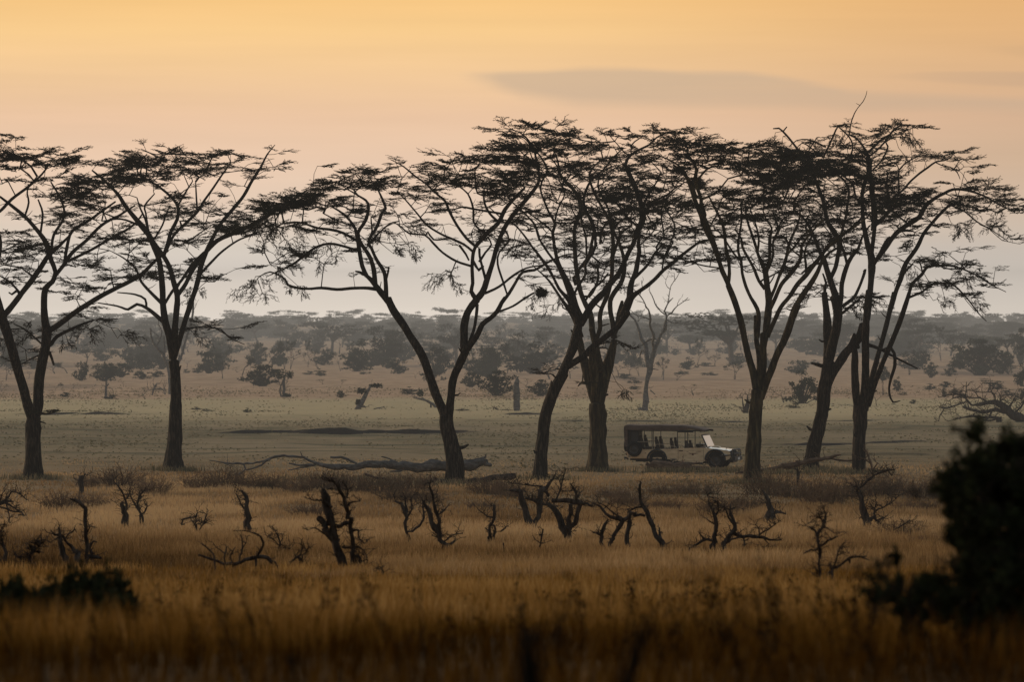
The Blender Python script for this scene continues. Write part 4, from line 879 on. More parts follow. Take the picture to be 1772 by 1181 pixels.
# middle field
X, Y, r = field(420000, 84, 232, 1.35, seed=21)
pt = fbm(X / 7, Y / 12, 31) + fbm(X / 1.6, Y / 2.5, 33) * .5
keep = r.random(len(X)) < np.clip(.75 + pt * 1.6, .15, 1) * (1 - .93 * smooth(168, 222, Y + fbm(X / 6, Y / 6, 35) * 34))
X, Y, pt = X[keep], Y[keep], pt[keep]
hh = np.interp(Y, [80, 120, 150, 175, 230], [.30, .27, .24, .16, .06]) * r.uniform(.5, 1.35, len(X)) * (1 + pt * 1.3)
pat = fbm(X / 14, Y / 26, 91)
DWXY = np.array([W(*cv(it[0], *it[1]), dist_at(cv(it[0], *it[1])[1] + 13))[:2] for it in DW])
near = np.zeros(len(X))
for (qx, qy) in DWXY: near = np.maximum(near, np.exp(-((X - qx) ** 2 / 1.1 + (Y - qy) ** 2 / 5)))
blades('grass_field', X, Y, hh, .010 + Y * .00011, .45, np.clip(.46 + pt * .9 + r.normal(0, .09, len(X)) - .26 * near * r.random(len(X)) - .25 * (1 - smooth(108, 150, Y)) + pat * 1.1 + .14 * smooth(118, 150, Y), 0, 1), GOLD, r)  # foreground shade also put into this tint, darker towards the viewer
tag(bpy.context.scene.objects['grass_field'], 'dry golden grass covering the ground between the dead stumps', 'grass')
# foreground, on the rise: shade towards the viewer is put into the tint
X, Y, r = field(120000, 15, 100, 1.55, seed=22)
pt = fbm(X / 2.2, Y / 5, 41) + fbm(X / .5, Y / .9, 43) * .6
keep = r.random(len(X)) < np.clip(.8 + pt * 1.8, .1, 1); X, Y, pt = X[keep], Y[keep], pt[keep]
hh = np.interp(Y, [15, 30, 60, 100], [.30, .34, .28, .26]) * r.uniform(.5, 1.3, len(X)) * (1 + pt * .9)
blades('foreground_grass', X, Y, hh, .006 + Y * .00012, .4, np.clip(.21 + pt * .8 + r.normal(0, .09, len(X)) + .39 * smooth(27, 52, Y) - .03 * smooth(62, 95, Y), 0, 1), SHADEG, r)
tag(bpy.context.scene.objects['foreground_grass'], 'tall brown grass on the near rise, foreground shade in its colour, out of focus', 'grass')
# short tufts on the green flat and the tan rise behind it
TUFT = grass_mat('short_tufts', [(0, (.025, .024, .012)), (.3, (.07, .062, .032)), (.6, (.14, .115, .062)), (1, (.25, .17, .10))], .2)
X, Y, r = field(80000, 176, 520, 1.5, .13, seed=23)
pt = fbm(X / 11, Y / 22, 50) * 1.1 + fbm(X / 4, Y / 10, 51) + fbm(X / 1.3, Y / 3, 52) * .6
keep = r.random(len(X)) < np.clip(.30 + pt * 2.6, .03, 1); keep &= r.random(len(X)) < (1 - smooth(425, 515, Y)); X, Y, pt = X[keep], Y[keep], pt[keep]
ex = []
for (bx_, by_) in ((56, 832), (300, 815), (785, 838), (935, 830), (1033, 815), (1300, 838), (1403, 816), (1487, 823)):
    q = W(bx_, by_, dist_at(by_)); n_ = 520; a_ = r.uniform(0, 2 * PI, n_); d_ = .5 + np.abs(r.normal(0, .55, n_)); ex.append(np.stack([q[0] + np.cos(a_) * d_, q[1] + np.sin(a_) * d_], 1))
for (xa_, xb_, by_) in ((480, 850, 832), (640, 900, 841), (1115, 1300, 818), (1320, 1480, 823)):
    D_ = dist_at(by_); n_ = 900; xx = r.uniform(xa_, xb_, n_); ex.append(np.stack([(xx - CX) / F * D_, D_ - .35 + r.normal(0, .4, n_)], 1))
ex = np.concatenate(ex); X = np.concatenate([X, ex[:, 0]]); Y = np.concatenate([Y, ex[:, 1]]); pt = np.concatenate([pt, r.normal(0, .25, len(ex))]); EXN = len(ex)
tt = np.where(Y > 418, .85, .60) + r.normal(0, .12, len(X)) - pt * .5
th = r.uniform(.025, .075, len(X)) * (1 + .6 * smooth(410, 430, Y)); th[-EXN:] = r.uniform(.10, .34, EXN); tw = r.uniform(.07, .26, len(X)); tw[-EXN:] = r.uniform(.02, .05, EXN)
blades('grass_tufts', X, Y, th, tw, .5, np.clip(tt, 0, 1), TUFT, r)
tag(bpy.context.scene.objects['grass_tufts'], 'short greenish tufts over the grazed flat behind the vehicle', 'grass')
# ------------------------------------------------------------------ dead stumps, branches and logs
def deadwood(name, crop, base, limbs, label, cat, seed, mat=None, brambles=14, thick=1.0, D=None, group=None, rough=.32, spread=.5, twig_r=.9, sink=0, tufts=None):
    """limbs traced in the crop; base = (x, y) where it meets the ground"""
    r = np.random.default_rng(seed); s = CROP[crop][2]
    bx, by = cv(crop, *base)
    D = D or dist_at(by + sink)
    bw = W(bx, by, D); bz = float(ground_z(bw[0], D)); dz = 0.0 if sink else bz - bw[2]
    L3 = limbs_3d([(crop, [(a, b, c * thick) for a, b, c in l]) for l in limbs], D, spread, r, 1.0)
    root = np.array([bw[0], D, bz])
    g = Geo()
    for i, q in enumerate(L3):
        q = q.copy(); q[:, 2] += dz
        P = q[:, :3] + (vnoise(np.arange(len(q))[:, None] * .9, np.array([[1., 5., 9.]]) + i, seed) - .5) * np.minimum(q[:, 3:4] * 2.0 + .01, .11)
        R = q[:, 3] * (1 + .6 * (vnoise(np.arange(len(q)) * .8, np.full(len(q), i + .5), seed) - .5))
        zb = float(ground_z(P[0, 0], P[0, 1]))
        if P[0, 2] - zb < (.5 if sink else .35): P = np.vstack([[P[0, 0], P[0, 1], zb - .3], P]); R = np.concatenate([[R[0] * 1.15], R])
        mx = R.max()
        tube(g, P, R, 9 if mx > .08 else 6 if mx > .03 else 4, rough, seed * 31 + i)
    nodes = np.concatenate([q[1:, :4] for q in L3]); nodes[:, 2] += dz
    P0 = []; P1 = []; RR = []; sc = D / F
    for _ in range(brambles):      # broken side twigs
        k = r.integers(len(nodes)); p = nodes[k, :3]; d = r.normal(size=3); d[1] *= .6; d[2] = abs(d[2]) * .7 + .1; d /= np.linalg.norm(d)
        ln = sc * r.uniform(7, 28); rr = sc * r.uniform(.45, 1.0) * twig_r; n = 4
        for j in range(n):
            q = p + d * ln / n; P0.append(p); P1.append(q); RR.append(rr * (1 - j / n * .6))
            if r.random() < .5:
                d2 = d + r.normal(0, .8, 3); d2 /= np.linalg.norm(d2); P0.append(q); P1.append(q + d2 * ln * r.uniform(.15, .4)); RR.append(rr * .6)
            d = d + r.normal(0, .38, 3); d /= np.linalg.norm(d); p = q
    if P0: prisms(g, P0, P1, np.array(RR), np.array(RR) * .7)
    for (tx, ty, tw, th) in (tufts or ()):      # leafy growth on the wood
        qx, qy = cv(crop, tx, ty); c = W(qx, qy, D); n = 150; d = r.normal(size=(n, 3)); d /= np.linalg.norm(d, axis=1)[:, None]
        leaves(g, c + d * r.uniform(.2, 1.05, n)[:, None] * np.array([tw, tw, th]) / 2 / s * D / F, r.uniform(.12, .24, n), .3, r, mat=1)
    o = g.build(name, [mat or DEAD, FARLEAF] if tufts else (mat or DEAD), origin=root); o.location = root
    return tag(o, label, cat, group)
for i, it in enumerate(DW):
    crop, base, limbs, label, cat = it[:5]; br = it[5] if len(it) > 5 else 12
    nm = {'stump': 'tree_stump', 'dead branch': 'dead_branch', 'dead bush': 'dead_bush'}[cat]
    deadwood(nm, crop, base, limbs, label, cat, 400 + i, brambles=int(br * 4.2), thick=.94, sink=13, twig_r=.95, group='dead wood standing in the golden grass')

# logs and limbs lying by the trees
LOGS = [
 ('fallen_log', 'F', (700,960), [l_(1310,890,22, 1240,900,30, 1150,905,32, 1050,905,32, 950,915,30, 850,905,27, 760,905,26, 680,905,24, 600,915,20, 530,920,16, 470,905,12, 420,885,9, 370,868,8, 290,858,9, 220,865,8, 150,888,7, 60,895,6, -40,895,5, -110,880,3),
     l_(640,900,9, 590,880,8, 560,870,8, 510,862,8), l_(830,885,6, 800,868,5, 770,862,4), l_(360,862,5, 357,838,3), l_(440,900,8, 400,905,8, 350,905,7, 295,898,6), l_(430,905,6, 360,920,5, 290,932,3), l_(1250,880,12, 1300,858,8, 1305,850,4), l_(1290,900,10, 1325,905,8), l_(200,870,6, 130,920,6, 80,930,5), l_(60,900,5, 70,930,5, 20,960,3), l_(-30,893,4, -20,905,3, 20,912,2),
     l_(960,925,10, 900,930,8, 810,940,6)],
  'long grey fallen trunk with bare curving branches, lying before the V-forked acacia', 'log', DEADG, 10, 832, 0),
 ('fallen_log', 'F', (1440,985), [l_(1460,955,14, 1400,958,17, 1340,962,16, 1270,975,14, 1200,985,12, 1100,990,16, 1020,985,14, 960,990,10, 850,975,7, 760,960,6, 680,945,5), l_(1060,985,8, 1035,960,5)],
  'shorter dark log lying in front of the long grey fallen trunk', 'log', DEAD, 4, 840, 0),
 ('fallen_log', 'G', (1050,930), [l_(950,900,12, 985,905,24, 1060,908,25, 1130,912,23, 1180,915,16, 1250,918,12, 1330,930,8, 1420,935,5), l_(960,900,8, 940,885,6, 935,905,5), l_(1150,890,7, 1210,893,5), l_(1340,925,5, 1400,938,4)],
  'weathered log lying in the grass in front of the vehicle wheels', 'log', DEADR, 5, 817, 0),
 ('fallen_limb', 'H', (560,940), [l_(300,945,6, 420,935,9, 490,925,15, 560,908,15, 640,890,14, 710,880,12, 780,870,9, 815,855,7, 835,856,4), l_(780,872,7, 840,885,6, 900,880,4), l_(560,920,8, 480,940,7, 430,945,5), l_(600,890,7, 700,872,5)],
  'reddish fallen limb lying between the two right-hand trees', 'log', DEADR, 10, 822, 0),
 ('fallen_limb', 'H', (1005,950), [l_(1010,955,6, 990,910,6, 975,860,6, 965,840,4), l_(985,900,5, 960,880,4), l_(1000,930,4, 1020,900,3)], 'thin reddish branch leaning at the foot of the rightmost tall acacia', 'dead branch', DEADR, 6, 824, 0),
 ('fallen_dead_tree', 'M5', (1500,1200), [l_(1772,1170,50, 1660,1120,44, 1600,1060,40, 1530,1010,34, 1480,985,26, 1400,990,18, 1330,1000,16, 1240,1015,12, 1190,960,12, 1170,915,10, 1080,905,8, 990,912,6, 900,940,3), l_(1600,1090,26, 1480,1060,20, 1360,1090,16, 1280,1070,13, 1150,1035,10),
     l_(1190,985,8, 1080,1020,8, 970,1045,8, 900,1035,3), l_(970,1045,7, 920,1120,5, 905,1180,3), l_(1480,985,12, 1475,930,10, 1440,880,8, 1350,885,5, 1265,880,3), l_(1400,990,10, 1310,945,8, 1210,940,6, 1090,935,4, 1000,975,2), l_(1310,945,5, 1275,890,4), l_(1183,930,5, 1183,780,4), l_(1450,1060,12, 1420,1120,8, 1380,1180,6),
     l_(1610,1060,14, 1650,1000,9, 1685,930,6), l_(1650,1100,14, 1740,1040,9, 1772,960,6, 1740,1000,4), l_(1500,1150,18, 1350,1140,12, 1200,1130,9, 1080,1160,6, 1000,1180,4), l_(1560,1140,14, 1420,1180,9, 1300,1160,7), l_(1540,1010,14, 1530,930,6), l_(1700,1160,14, 1740,1100,8), l_(1160,1040,8, 1200,1060,8, 1280,1075,8)],
  'big fallen dead tree with a tangle of bare limbs at the right edge', 'dead tree', DEAD, 90, 732, .9),
]
for i, (nm, crop, base, limbs, label, cat, mat, br, by, sp) in enumerate(LOGS):
    r0 = dist_at(by)
    _, oy, s = CROP[crop]; bb = (base[0], (by - oy) * s)
    deadwood(nm, crop, bb, limbs, label, cat, 500 + i, mat=mat, brambles=int(br * 2.5), D=r0, thick=(.78 if i == 0 else 1.0), rough=.22, spread=max(sp, .12))

# dead things farther out on the plain
FARD = [
 ('tree_stump', 'W2', 'tall grey stump standing alone like a pillar in the green flat', 'stump', 'V', (370,1042), [l_(372,1045,42, 370,950,42, 368,850,38, 365,740,34, 370,690,26, 372,645,6), l_(335,960,12, 332,850,10)], DEADG, 0, .8),
 ('tree_stump', '', 'leaning grey stump with a dark bush growing at its top and foot', 'stump', 'M3', (110,1050), [l_(105,1055,26, 150,990,26, 185,930,26, 215,870,22, 245,820,14, 270,805,6), l_(110,1050,26, 120,1000,22, 150,960,12), l_(140,1020,14, 195,1030,5)], DEADG, 6, .8),
 ('fallen_log', '', 'small dead log tilting up out of the green flat behind the V-forked acacia', 'log', 'M3', (870,1040), [l_(920,1050,14, 880,1005,16, 820,975,10, 760,950,8, 680,936,4), l_(850,990,12, 800,950,8, 770,930,5)], DEADG, 6, .3),
 ('dead_tree', '', 'grey dead tree with bare upswept limbs standing behind the vehicle', 'dead tree', 'M4', (385,1075), [l_(385,1080,34, 395,980,28, 405,860,26, 420,740,28, 440,640,32, 450,560,30), l_(385,1070,20, 345,1060,16, 318,1062,5), l_(440,620,28, 470,520,22, 490,440,20, 520,380,18, 560,290,15, 600,200,13, 608,110,11, 590,60,9, 620,-20,6, 680,-80,4),
     l_(420,620,24, 400,500,20, 390,400,18, 350,350,15, 330,250,12, 290,150,10, 230,80,9, 215,30,6), l_(485,470,14, 475,380,14, 478,290,13, 440,190,11, 445,90,10, 420,40,9, 390,-20,7, 340,-100,6, 270,-170,4), l_(400,370,10, 440,350,9, 510,350,9), l_(600,110,7, 660,70,8, 720,5,6, 780,-40,5, 830,-80,3), l_(780,-40,4, 850,-60,3),
     l_(590,90,8, 540,50,6, 510,10,6, 480,-60,5, 440,-140,4), l_(620,150,7, 660,175,5, 740,183,3), l_(440,160,7, 390,120,6, 310,100,5, 270,80,3), l_(390,130,5, 350,130,4, 320,165,3), l_(560,300,8, 605,250,7, 610,190,6), l_(470,880,6, 490,905,4), l_(440,700,8, 480,650,7, 530,660,3), l_(400,500,12, 360,460,10, 345,530,6),
     l_(620,-20,5, 640,-120,5, 660,-200,5, 720,-290,4, 745,-350,3), l_(650,-160,4, 600,-230,3, 620,-300,2), l_(700,-260,4, 690,-330,3), l_(340,-100,5, 360,-180,4, 350,-260,3), l_(270,-170,3, 260,-240,2)], DEADG, 40, .9),
 ('dead_tree', '', 'bare grey dead tree standing close behind the single straight bole', 'dead tree', 'M1', (1735,900), [l_(1735,900,16, 1735,760,16, 1730,680,15, 1690,540,14, 1630,440,13, 1580,380,11, 1545,300,10, 1535,225,8), l_(1690,520,9, 1680,400,8, 1675,300,6), l_(1600,400,8, 1630,340,7, 1660,260,6, 1620,180,4, 1618,100,3), l_(1545,250,5, 1590,280,4, 1630,300,3),
     l_(1740,800,14, 1790,700,13, 1850,520,13, 1890,380,12, 1940,200,11, 1970,60,11, 1975,-60,10), l_(1770,760,9, 1840,500,8)], DEADG, 10, .5),
 ('tree_stump', '', 'far dead stump crowned by a round dark clump of leaves on the tan grass', 'stump', 'M2', (1130,930), [l_(1130,935,14, 1128,850,14, 1132,760,13, 1140,720,8), l_(1070,930,6, 1085,870,7, 1105,810,8, 1120,760,6), l_(1110,925,6, 1095,890,6, 1100,840,5, 1078,760,4), l_(1150,930,22, 1180,925,8)], DEADG, 8, .5),
 ('tree_stump', '', 'small pale forked stump far off between the first two trees', 'stump', 'M1', (1100,935), [l_(1085,940,14, 1085,860,15, 1090,800,12, 1085,745,5), l_(1100,935,20, 1145,925,12), l_(1090,810,8, 1110,790,5), l_(1080,830,7, 1068,810,4)], DEADG, 6, .5),
 ('dead_bush', '', 'arched pale dead bush just left of the single straight bole', 'dead bush', 'M1', (1590,910), [l_(1560,910,10, 1570,850,11, 1590,810,10, 1600,790,4), l_(1580,850,8, 1640,835,8, 1680,860,6, 1690,900,4), l_(1560,850,6, 1530,860,4), l_(1570,820,6, 1560,790,4)], DEADG, 12, .5),
 ('dead_branch', '', 'thin dead branch lying on the green flat beside the leaning grey stump', 'dead branch', 'M3', (340,1055), [l_(280,1055,6, 330,1038,7, 380,1038,6, 410,1060,3), l_(345,1040,4, 370,1060,3)], DEADG, 0, .3),
 ('dead_branch', '', 'dark hunched knot of wood lying left of the grey pillar stump', 'dead branch', 'M3', (1530,1070), [l_(1500,1050,6, 1525,1055,9, 1555,1070,6, 1700,1078,4)], DEAD, 0, .3),
 ('tree_stump', '', 'slender dead pole on the tan grass right of the grey dead tree', 'stump', 'M4', (580,755), [l_(581,755,5, 580,700,5, 581,650,4)], DEADG, 0, .3),
 ('dead_bush', '', 'spiky dark plant with upright stalks, far behind the bonnet end tree', 'dead bush', 'M4', (1420,1085), [l_(1420,1090,22, 1425,1030,20, 1440,970,14, 1438,900,5), l_(1405,1085,14, 1400,1000,10, 1388,935,4), l_(1440,1085,14, 1455,1020,10, 1465,960,4), l_(1395,1080,10, 1380,1050,6)], DEAD, 20, .6),
]
TUFTS = {1: [(300, 812, 150, 50), (150, 870, 120, 70), (120, 985, 60, 60)], 2: [(750, 890, 70, 70)], 5: [(1100, 690, 150, 90), (1190, 700, 80, 80), (1160, 915, 90, 40)]}
for i, (nm, _x, label, cat, crop, base, limbs, mat, br, sp) in enumerate(FARD):
    deadwood(nm, crop, base, limbs, label, cat, 540 + i, mat=mat, brambles=br, spread=sp, rough=.16, twig_r=.8, tufts=TUFTS.get(i))
# ------------------------------------------------------------------ far bushes and trees of the plain

def proto_bush(seed, low=0.0):
    """unit bush: width 1, height 1, uneven outline of leaf clumps on a few stems"""
    r = np.random.default_rng(seed); g = Geo(); C = []
    k = r.integers(18, 27); ax = r.uniform(.8, 1.2)
    for i in range(k):
        a = r.uniform(0, 2 * PI); q = r.uniform(0, .40); zc = r.uniform(.08, .86) * (1 - q * 1.1) + low
        c = np.array([math.cos(a) * q, math.sin(a) * q, zc]); s = np.array([1.2, 1.2, .7]) * r.uniform(.06, .13)
        n = r.integers(45, 75); d = r.normal(size=(n, 3)); d /= np.linalg.norm(d, axis=1)[:, None]
        C.append(c + d * s * r.uniform(.3, 1.25, n)[:, None])
        P = catmull([[r.normal(0, .03), r.normal(0, .03), -.04, .016], [c[0] * .5, c[1] * .5, zc * .45, .011], [*c, .004]], .2); tube(g, P[:, :3], P[:, 3], 4)
    C = np.concatenate(C); C = C[C[:, 2] > .01]
    leaves(g, C, r.uniform(.035, .075, len(C)), .3, r, mat=1)
    return g
def proto_umbrella(seed):
    r = np.random.default_rng(seed); g = Geo(); C = []
    lean = r.normal(0, .05, 2); fz = r.uniform(.32, .5)
    P = catmull([[0, 0, -.05, .03], [lean[0], lean[1], fz, .02]], .1); tube(g, P[:, :3], P[:, 3], 5)
    for i in range(r.integers(7, 11)):
        a = r.uniform(0, 2 * PI); q = r.uniform(.05, .38); zc = r.uniform(.72, .95) - q * .28
        if r.random() < .25: zc -= r.uniform(.1, .22)
        c = np.array([math.cos(a) * q, math.sin(a) * q, zc])
        P = catmull([[lean[0], lean[1], fz, .016], [c[0] * .5 + lean[0] * .5, c[1] * .5, fz + (zc - fz) * .62, .010], [*c, .004]], .12); tube(g, P[:, :3], P[:, 3], 4)
        n = r.integers(80, 120); d = r.normal(size=(n, 3)); d /= np.linalg.norm(d, axis=1)[:, None]
        C.append(c + d * np.array([.2, .2, .05]) * r.uniform(.3, 1.1, n)[:, None])
    C = np.concatenate(C); leaves(g, C, r.uniform(.03, .06, len(C)), .65, r, mat=1)
    return g
def proto_scrub(seed, dense=1.0):
    """thin open thorn tree: many visible limbs and small leaf tufts"""
    r = np.random.default_rng(seed); g = Geo(); C = []; P0 = []; P1 = []; RR = []
    def rec(p, d, ln, lev, rad):
        n = 3
        for i in range(n):
            q = p + d * ln / n; P0.append(p); P1.append(q); RR.append(rad * (1 - .2 * i)); p = q
            d = d + r.normal(0, .16, 3); d /= np.linalg.norm(d)
        if lev < 3:
            for j in range(r.integers(2, 4)):
                e = d + r.normal(0, .62, 3); e[2] = abs(e[2]) * .7 + .12; e /= np.linalg.norm(e); rec(p, e, ln * r.uniform(.55, .8), lev + 1, rad * .6)
        elif r.random() < dense:
            m = r.integers(14, 30); C.append(p + r.normal(0, 1, (m, 3)) * [.05, .05, .025])
    for i in range(r.integers(1, 3)):
        d = np.array([r.normal(0, .25), r.normal(0, .25), 1.]); rec(np.array([0, 0, -.05]), d / np.linalg.norm(d), .40, 0, .022)
    prisms(g, P0, P1, np.array(RR), np.array(RR) * .8)
    if C: C = np.concatenate(C); leaves(g, C, r.uniform(.03, .05, len(C)), .5, r, mat=1)
    return g
def proto_dead(seed):
    return proto_scrub(seed, dense=0.12)
def norm(g):
    V = np.concatenate(g.v); k = V[:, 2] > 0; w = (np.percentile(V[k, 0], 99) - np.percentile(V[k, 0], 1)); h = np.percentile(V[k, 2], 99.5)
    g.v = [v * [1 / w, 1 / w, 1 / h] for v in g.v]; return g
_cache = {}
def proto_mesh(kind, i, part=None):
    """unit mesh of one kind; part 0 = wood, 1 = leaves, None = both"""
    if (kind, i, part) not in _cache:
        fn = dict(B=proto_bush, U=proto_umbrella, S=proto_scrub, D=proto_dead, C=lambda s: proto_bush(s, -.05))[kind]
        g = norm(fn(600 + i * 7 + ord(kind))); me = None
        if part is not None:
            h = Geo()
            for V, Fc, m in zip(g.v, g.f, g.m):
                if m == part: h.add(V, Fc - Fc.min() if len(Fc) else Fc, 0)
            g = h
        if g.v:
            o = g.build('part', [FARWOOD, FARLEAF] if part is None else ([FARWOOD] if part == 0 else [FARLEAF]), smooth_=False)
            me = o.data; me.name = {None: 'whole', 0: 'wood', 1: 'leaves'}[part]; bpy.data.objects.remove(o)
        _cache[(kind, i, part)] = me
    return _cache[(kind, i, part)]

FAR = []
def far(c, rows):
    s = CROP[c][2]
    for (x, y, w_, h_, k) in rows: px, py = cv(c, x, y); FAR.append([px, py, w_ / s, h_ / s, k])
far('M1', [(750,485,150,70,'B'),(880,430,150,120,'B'),(1200,445,330,160,'B'),(880,600,170,140,'U'),(690,690,110,110,'S'),(830,765,130,170,'B'),(1000,720,160,120,'S'),(1110,735,220,110,'B'),(1240,730,180,130,'B'),
 (1340,640,200,140,'B'),(1500,645,200,150,'B'),(1650,645,230,170,'B'),(1450,748,150,95,'B'),(1600,730,140,70,'B'),(130,640,260,330,'B'),(60,760,180,260,'S'),(200,520,200,260,'B'),(40,560,160,220,'B'),(330,640,220,120,'B'),
 (1265,830,70,80,'D'),(740,840,120,55,'D'),(620,815,60,30,'C'),(15,880,120,110,'D'),(290,740,80,80,'D'),(620,390,180,100,'B'),(480,600,160,140,'S'),(560,690,150,110,'D'),(1380,560,150,90,'U'),(1040,560,160,110,'B')])
far('M2', [(360,690,210,260,'B'),(250,685,90,60,'B'),(300,430,190,130,'U'),(500,745,130,190,'S'),(560,650,70,230,'S'),(480,660,110,120,'B'),(700,720,110,190,'S'),(785,720,60,230,'D'),(870,595,190,200,'B'),(800,520,120,130,'S'),(1000,640,110,260,'S'),
 (1090,615,160,220,'B'),(1195,650,200,280,'S'),(870,400,250,200,'U'),(1130,420,230,130,'U'),(1250,430,250,190,'B'),(1375,630,100,270,'S'),(1530,605,190,140,'B'),(1490,500,200,230,'S'),(1710,665,160,190,'S'),(1700,500,160,240,'S'),
 (1390,695,110,35,'C'),(1500,712,100,65,'B'),(1530,795,80,50,'D'),(1720,795,60,50,'D'),(1710,940,90,65,'B'),(130,680,70,40,'C'),(620,300,300,150,'U'),(1500,330,300,200,'U'),(650,680,160,60,'D'),(160,480,160,100,'D'),(1620,420,150,140,'U'),(230,1060,110,30,'C'),(330,1075,110,25,'C'),(760,1085,90,45,'C')])
far('M3', [(140,650,200,250,'B'),(130,420,170,180,'S'),(380,570,350,330,'U'),(360,560,60,130,'S'),(270,625,80,120,'S'),(420,640,130,90,'B'),(530,695,150,130,'B'),(570,560,300,260,'B'),(170,697,90,30,'C'),(235,692,30,20,'C'),(930,700,270,260,'B'),(880,780,200,150,'B'),
 (840,470,120,70,'B'),(950,440,140,160,'S'),(860,420,100,140,'U'),(1130,560,160,220,'U'),(1380,700,330,250,'B'),(1500,480,180,150,'U'),(1430,560,280,140,'U'),(1640,690,130,200,'S'),(1735,640,150,290,'S'),(1270,830,180,140,'B'),(1250,720,120,200,'S'),(1430,730,120,80,'B'),
 (330,330,300,130,'U'),(760,350,240,180,'U'),(980,330,200,200,'B'),(760,920,110,70,'D'),(1180,1075,170,25,'C'),(20,560,150,160,'S')])
far('V', [(545,510,180,240,'S'),(800,430,260,170,'B'),(260,585,140,210,'S'),(380,580,160,340,'S'),(90,400,180,200,'U'),(50,620,210,300,'B'),(560,420,120,100,'B'),(760,660,260,200,'D'),(1000,650,260,170,'D'),(900,640,200,110,'D'),(480,740,220,90,'D'),(620,260,280,140,'B'),(1740,520,180,260,'B'),(1640,650,220,60,'C'),(1700,700,110,50,'D')])
far('M4', [(330,720,160,190,'S'),(240,720,120,120,'D'),(560,725,130,190,'S'),(470,520,300,300,'B'),(620,510,160,120,'D'),(700,500,90,60,'B'),(760,495,100,110,'D'),(885,500,130,80,'B'),(925,625,130,290,'S'),(830,650,160,110,'B'),(950,435,90,60,'B'),(1120,495,160,200,'S'),
 (1240,485,180,110,'B'),(1020,530,60,90,'D'),(1105,610,130,110,'S'),(1310,750,210,190,'S'),(1340,600,200,100,'B'),(280,790,150,45,'C'),(1640,635,100,130,'B'),(760,700,130,40,'C'),(1060,710,160,40,'C'),(90,590,200,260,'B'),(120,720,200,110,'D'),(1000,430,90,160,'S'),(1500,450,140,90,'B'),(1220,970,60,40,'D'),(1010,620,160,40,'C'),(800,320,260,110,'B'),(1080,330,260,140,'U'),(1650,330,200,120,'U')])
far('H', [(640,590,150,150,'B'),(545,585,130,80,'D'),(600,615,60,30,'C'),(640,325,170,70,'B'),(700,390,60,25,'C'),(510,330,120,60,'S'),(560,250,130,90,'D')])
far('M5', [(640,490,340,320,'U'),(560,500,300,200,'B'),(650,650,280,170,'B'),(600,700,200,200,'S'),(925,570,180,340,'S'),(1020,520,200,240,'U'),(1330,705,480,330,'B'),(1130,640,220,200,'B'),(1540,690,220,200,'B'),(1200,380,200,160,'U'),(1440,350,180,160,'U'),(1640,600,250,280,'U'),(1620,700,200,90,'D'),
 (1750,820,150,200,'B'),(820,730,120,140,'B'),(1010,715,130,100,'B'),(330,920,130,320,'S'),(480,870,90,130,'B'),(330,760,130,130,'B'),(260,1020,180,140,'D'),(815,857,130,62,'C'),(960,935,40,90,'B'),(1065,900,80,55,'B'),(1400,880,200,100,'U'),(1500,860,150,80,'B'),(1610,912,130,60,'C'),(1745,960,80,100,'B'),(1740,600,180,330,'B'),
 (540,917,90,30,'C'),(640,995,90,40,'C'),(775,1000,50,45,'D'),(860,1000,110,40,'D'),(460,1090,80,50,'D'),(240,560,160,160,'B'),(880,350,240,140,'U')])
_r = random.Random(12)
for _ in range(85):
    py = 597 + 52 * _r.random() ** 1.3; px = _r.uniform(0, 1772); sc_ = (py - 545) / 6.9
    if fbm(px / 120., py / 14., 71) < -.06: continue
    k = _r.choice('BBBSSUD'); hh_ = {'B': 2.6, 'S': 4.2, 'U': 5.0, 'D': 1.6}[k] * _r.uniform(.7, 1.3) * sc_
    FAR.append([px, py, hh_ * {'B': 1.7, 'S': .8, 'U': 1.35, 'D': 1.3}[k] * _r.uniform(.8, 1.3), hh_, k])
for _ in range(60):
    py = _r.uniform(632, 700) if _ % 2 else _r.uniform(600, 645); px = _r.uniform(0, 1772); sc_ = (py - 545) / 6.9
    if any(abs(px - q[0]) < (q[2] + 10) * .5 and abs(py - q[1]) < 5 for q in FAR): continue
    k = _r.choice('CCDDB' if _ % 2 else 'BSSCD'); hh_ = {'B': 1.6, 'S': 2.8, 'C': .5, 'D': .9}[k] * _r.uniform(.6, 1.3) * sc_
    FAR.append([px, py, hh_ * {'B': 1.5, 'S': .8, 'C': 2.6, 'D': 1.4}[k] * _r.uniform(.8, 1.3), hh_, k])
TREE_X = [(0, 'left edge'), (56, 'low-forked tree'), (300, 'straight bole'), (778, 'V-forked tree'), (945, 'leaning bole'), (1033, 'stout bole'), (1300, 'bonnet-end tree'), (1410, 'slanting bole'), (1487, 'rightmost tall tree'), (1772, 'right edge')]
ORD = ['first', 'second', 'third', 'fourth', 'fifth', 'sixth', 'seventh', 'eighth', 'ninth', 'tenth', 'eleventh', 'twelfth', 'thirteenth', 'fourteenth', 'fifteenth', 'sixteenth', 'seventeenth', 'eighteenth', 'nineteenth', 'twentieth', 'twenty-first', 'twenty-second', 'twenty-third', 'twenty-fourth', 'twenty-fifth', 'twenty-sixth', 'twenty-seventh', 'twenty-eighth']
NM = {'B': ('leafy_bush', 'rounded bush', 'bush'), 'U': ('umbrella_tree', 'umbrella tree', 'tree'), 'S': ('thorn_tree', 'thin thorn tree', 'tree'), 'D': ('dead_shrub', 'twiggy shrub', 'shrub'), 'C': ('low_shrub', 'low shrub', 'shrub')}
bins = {}
for it in FAR:
    gi = max(i for i in range(len(TREE_X)) if TREE_X[i][0] <= max(it[0], 0)); gi = min(gi, len(TREE_X) - 2)
    depth = 'near' if it[1] > 655 else ('middle' if it[1] > 625 else 'far')
    bins.setdefault((gi, it[4], depth), []).append(it)
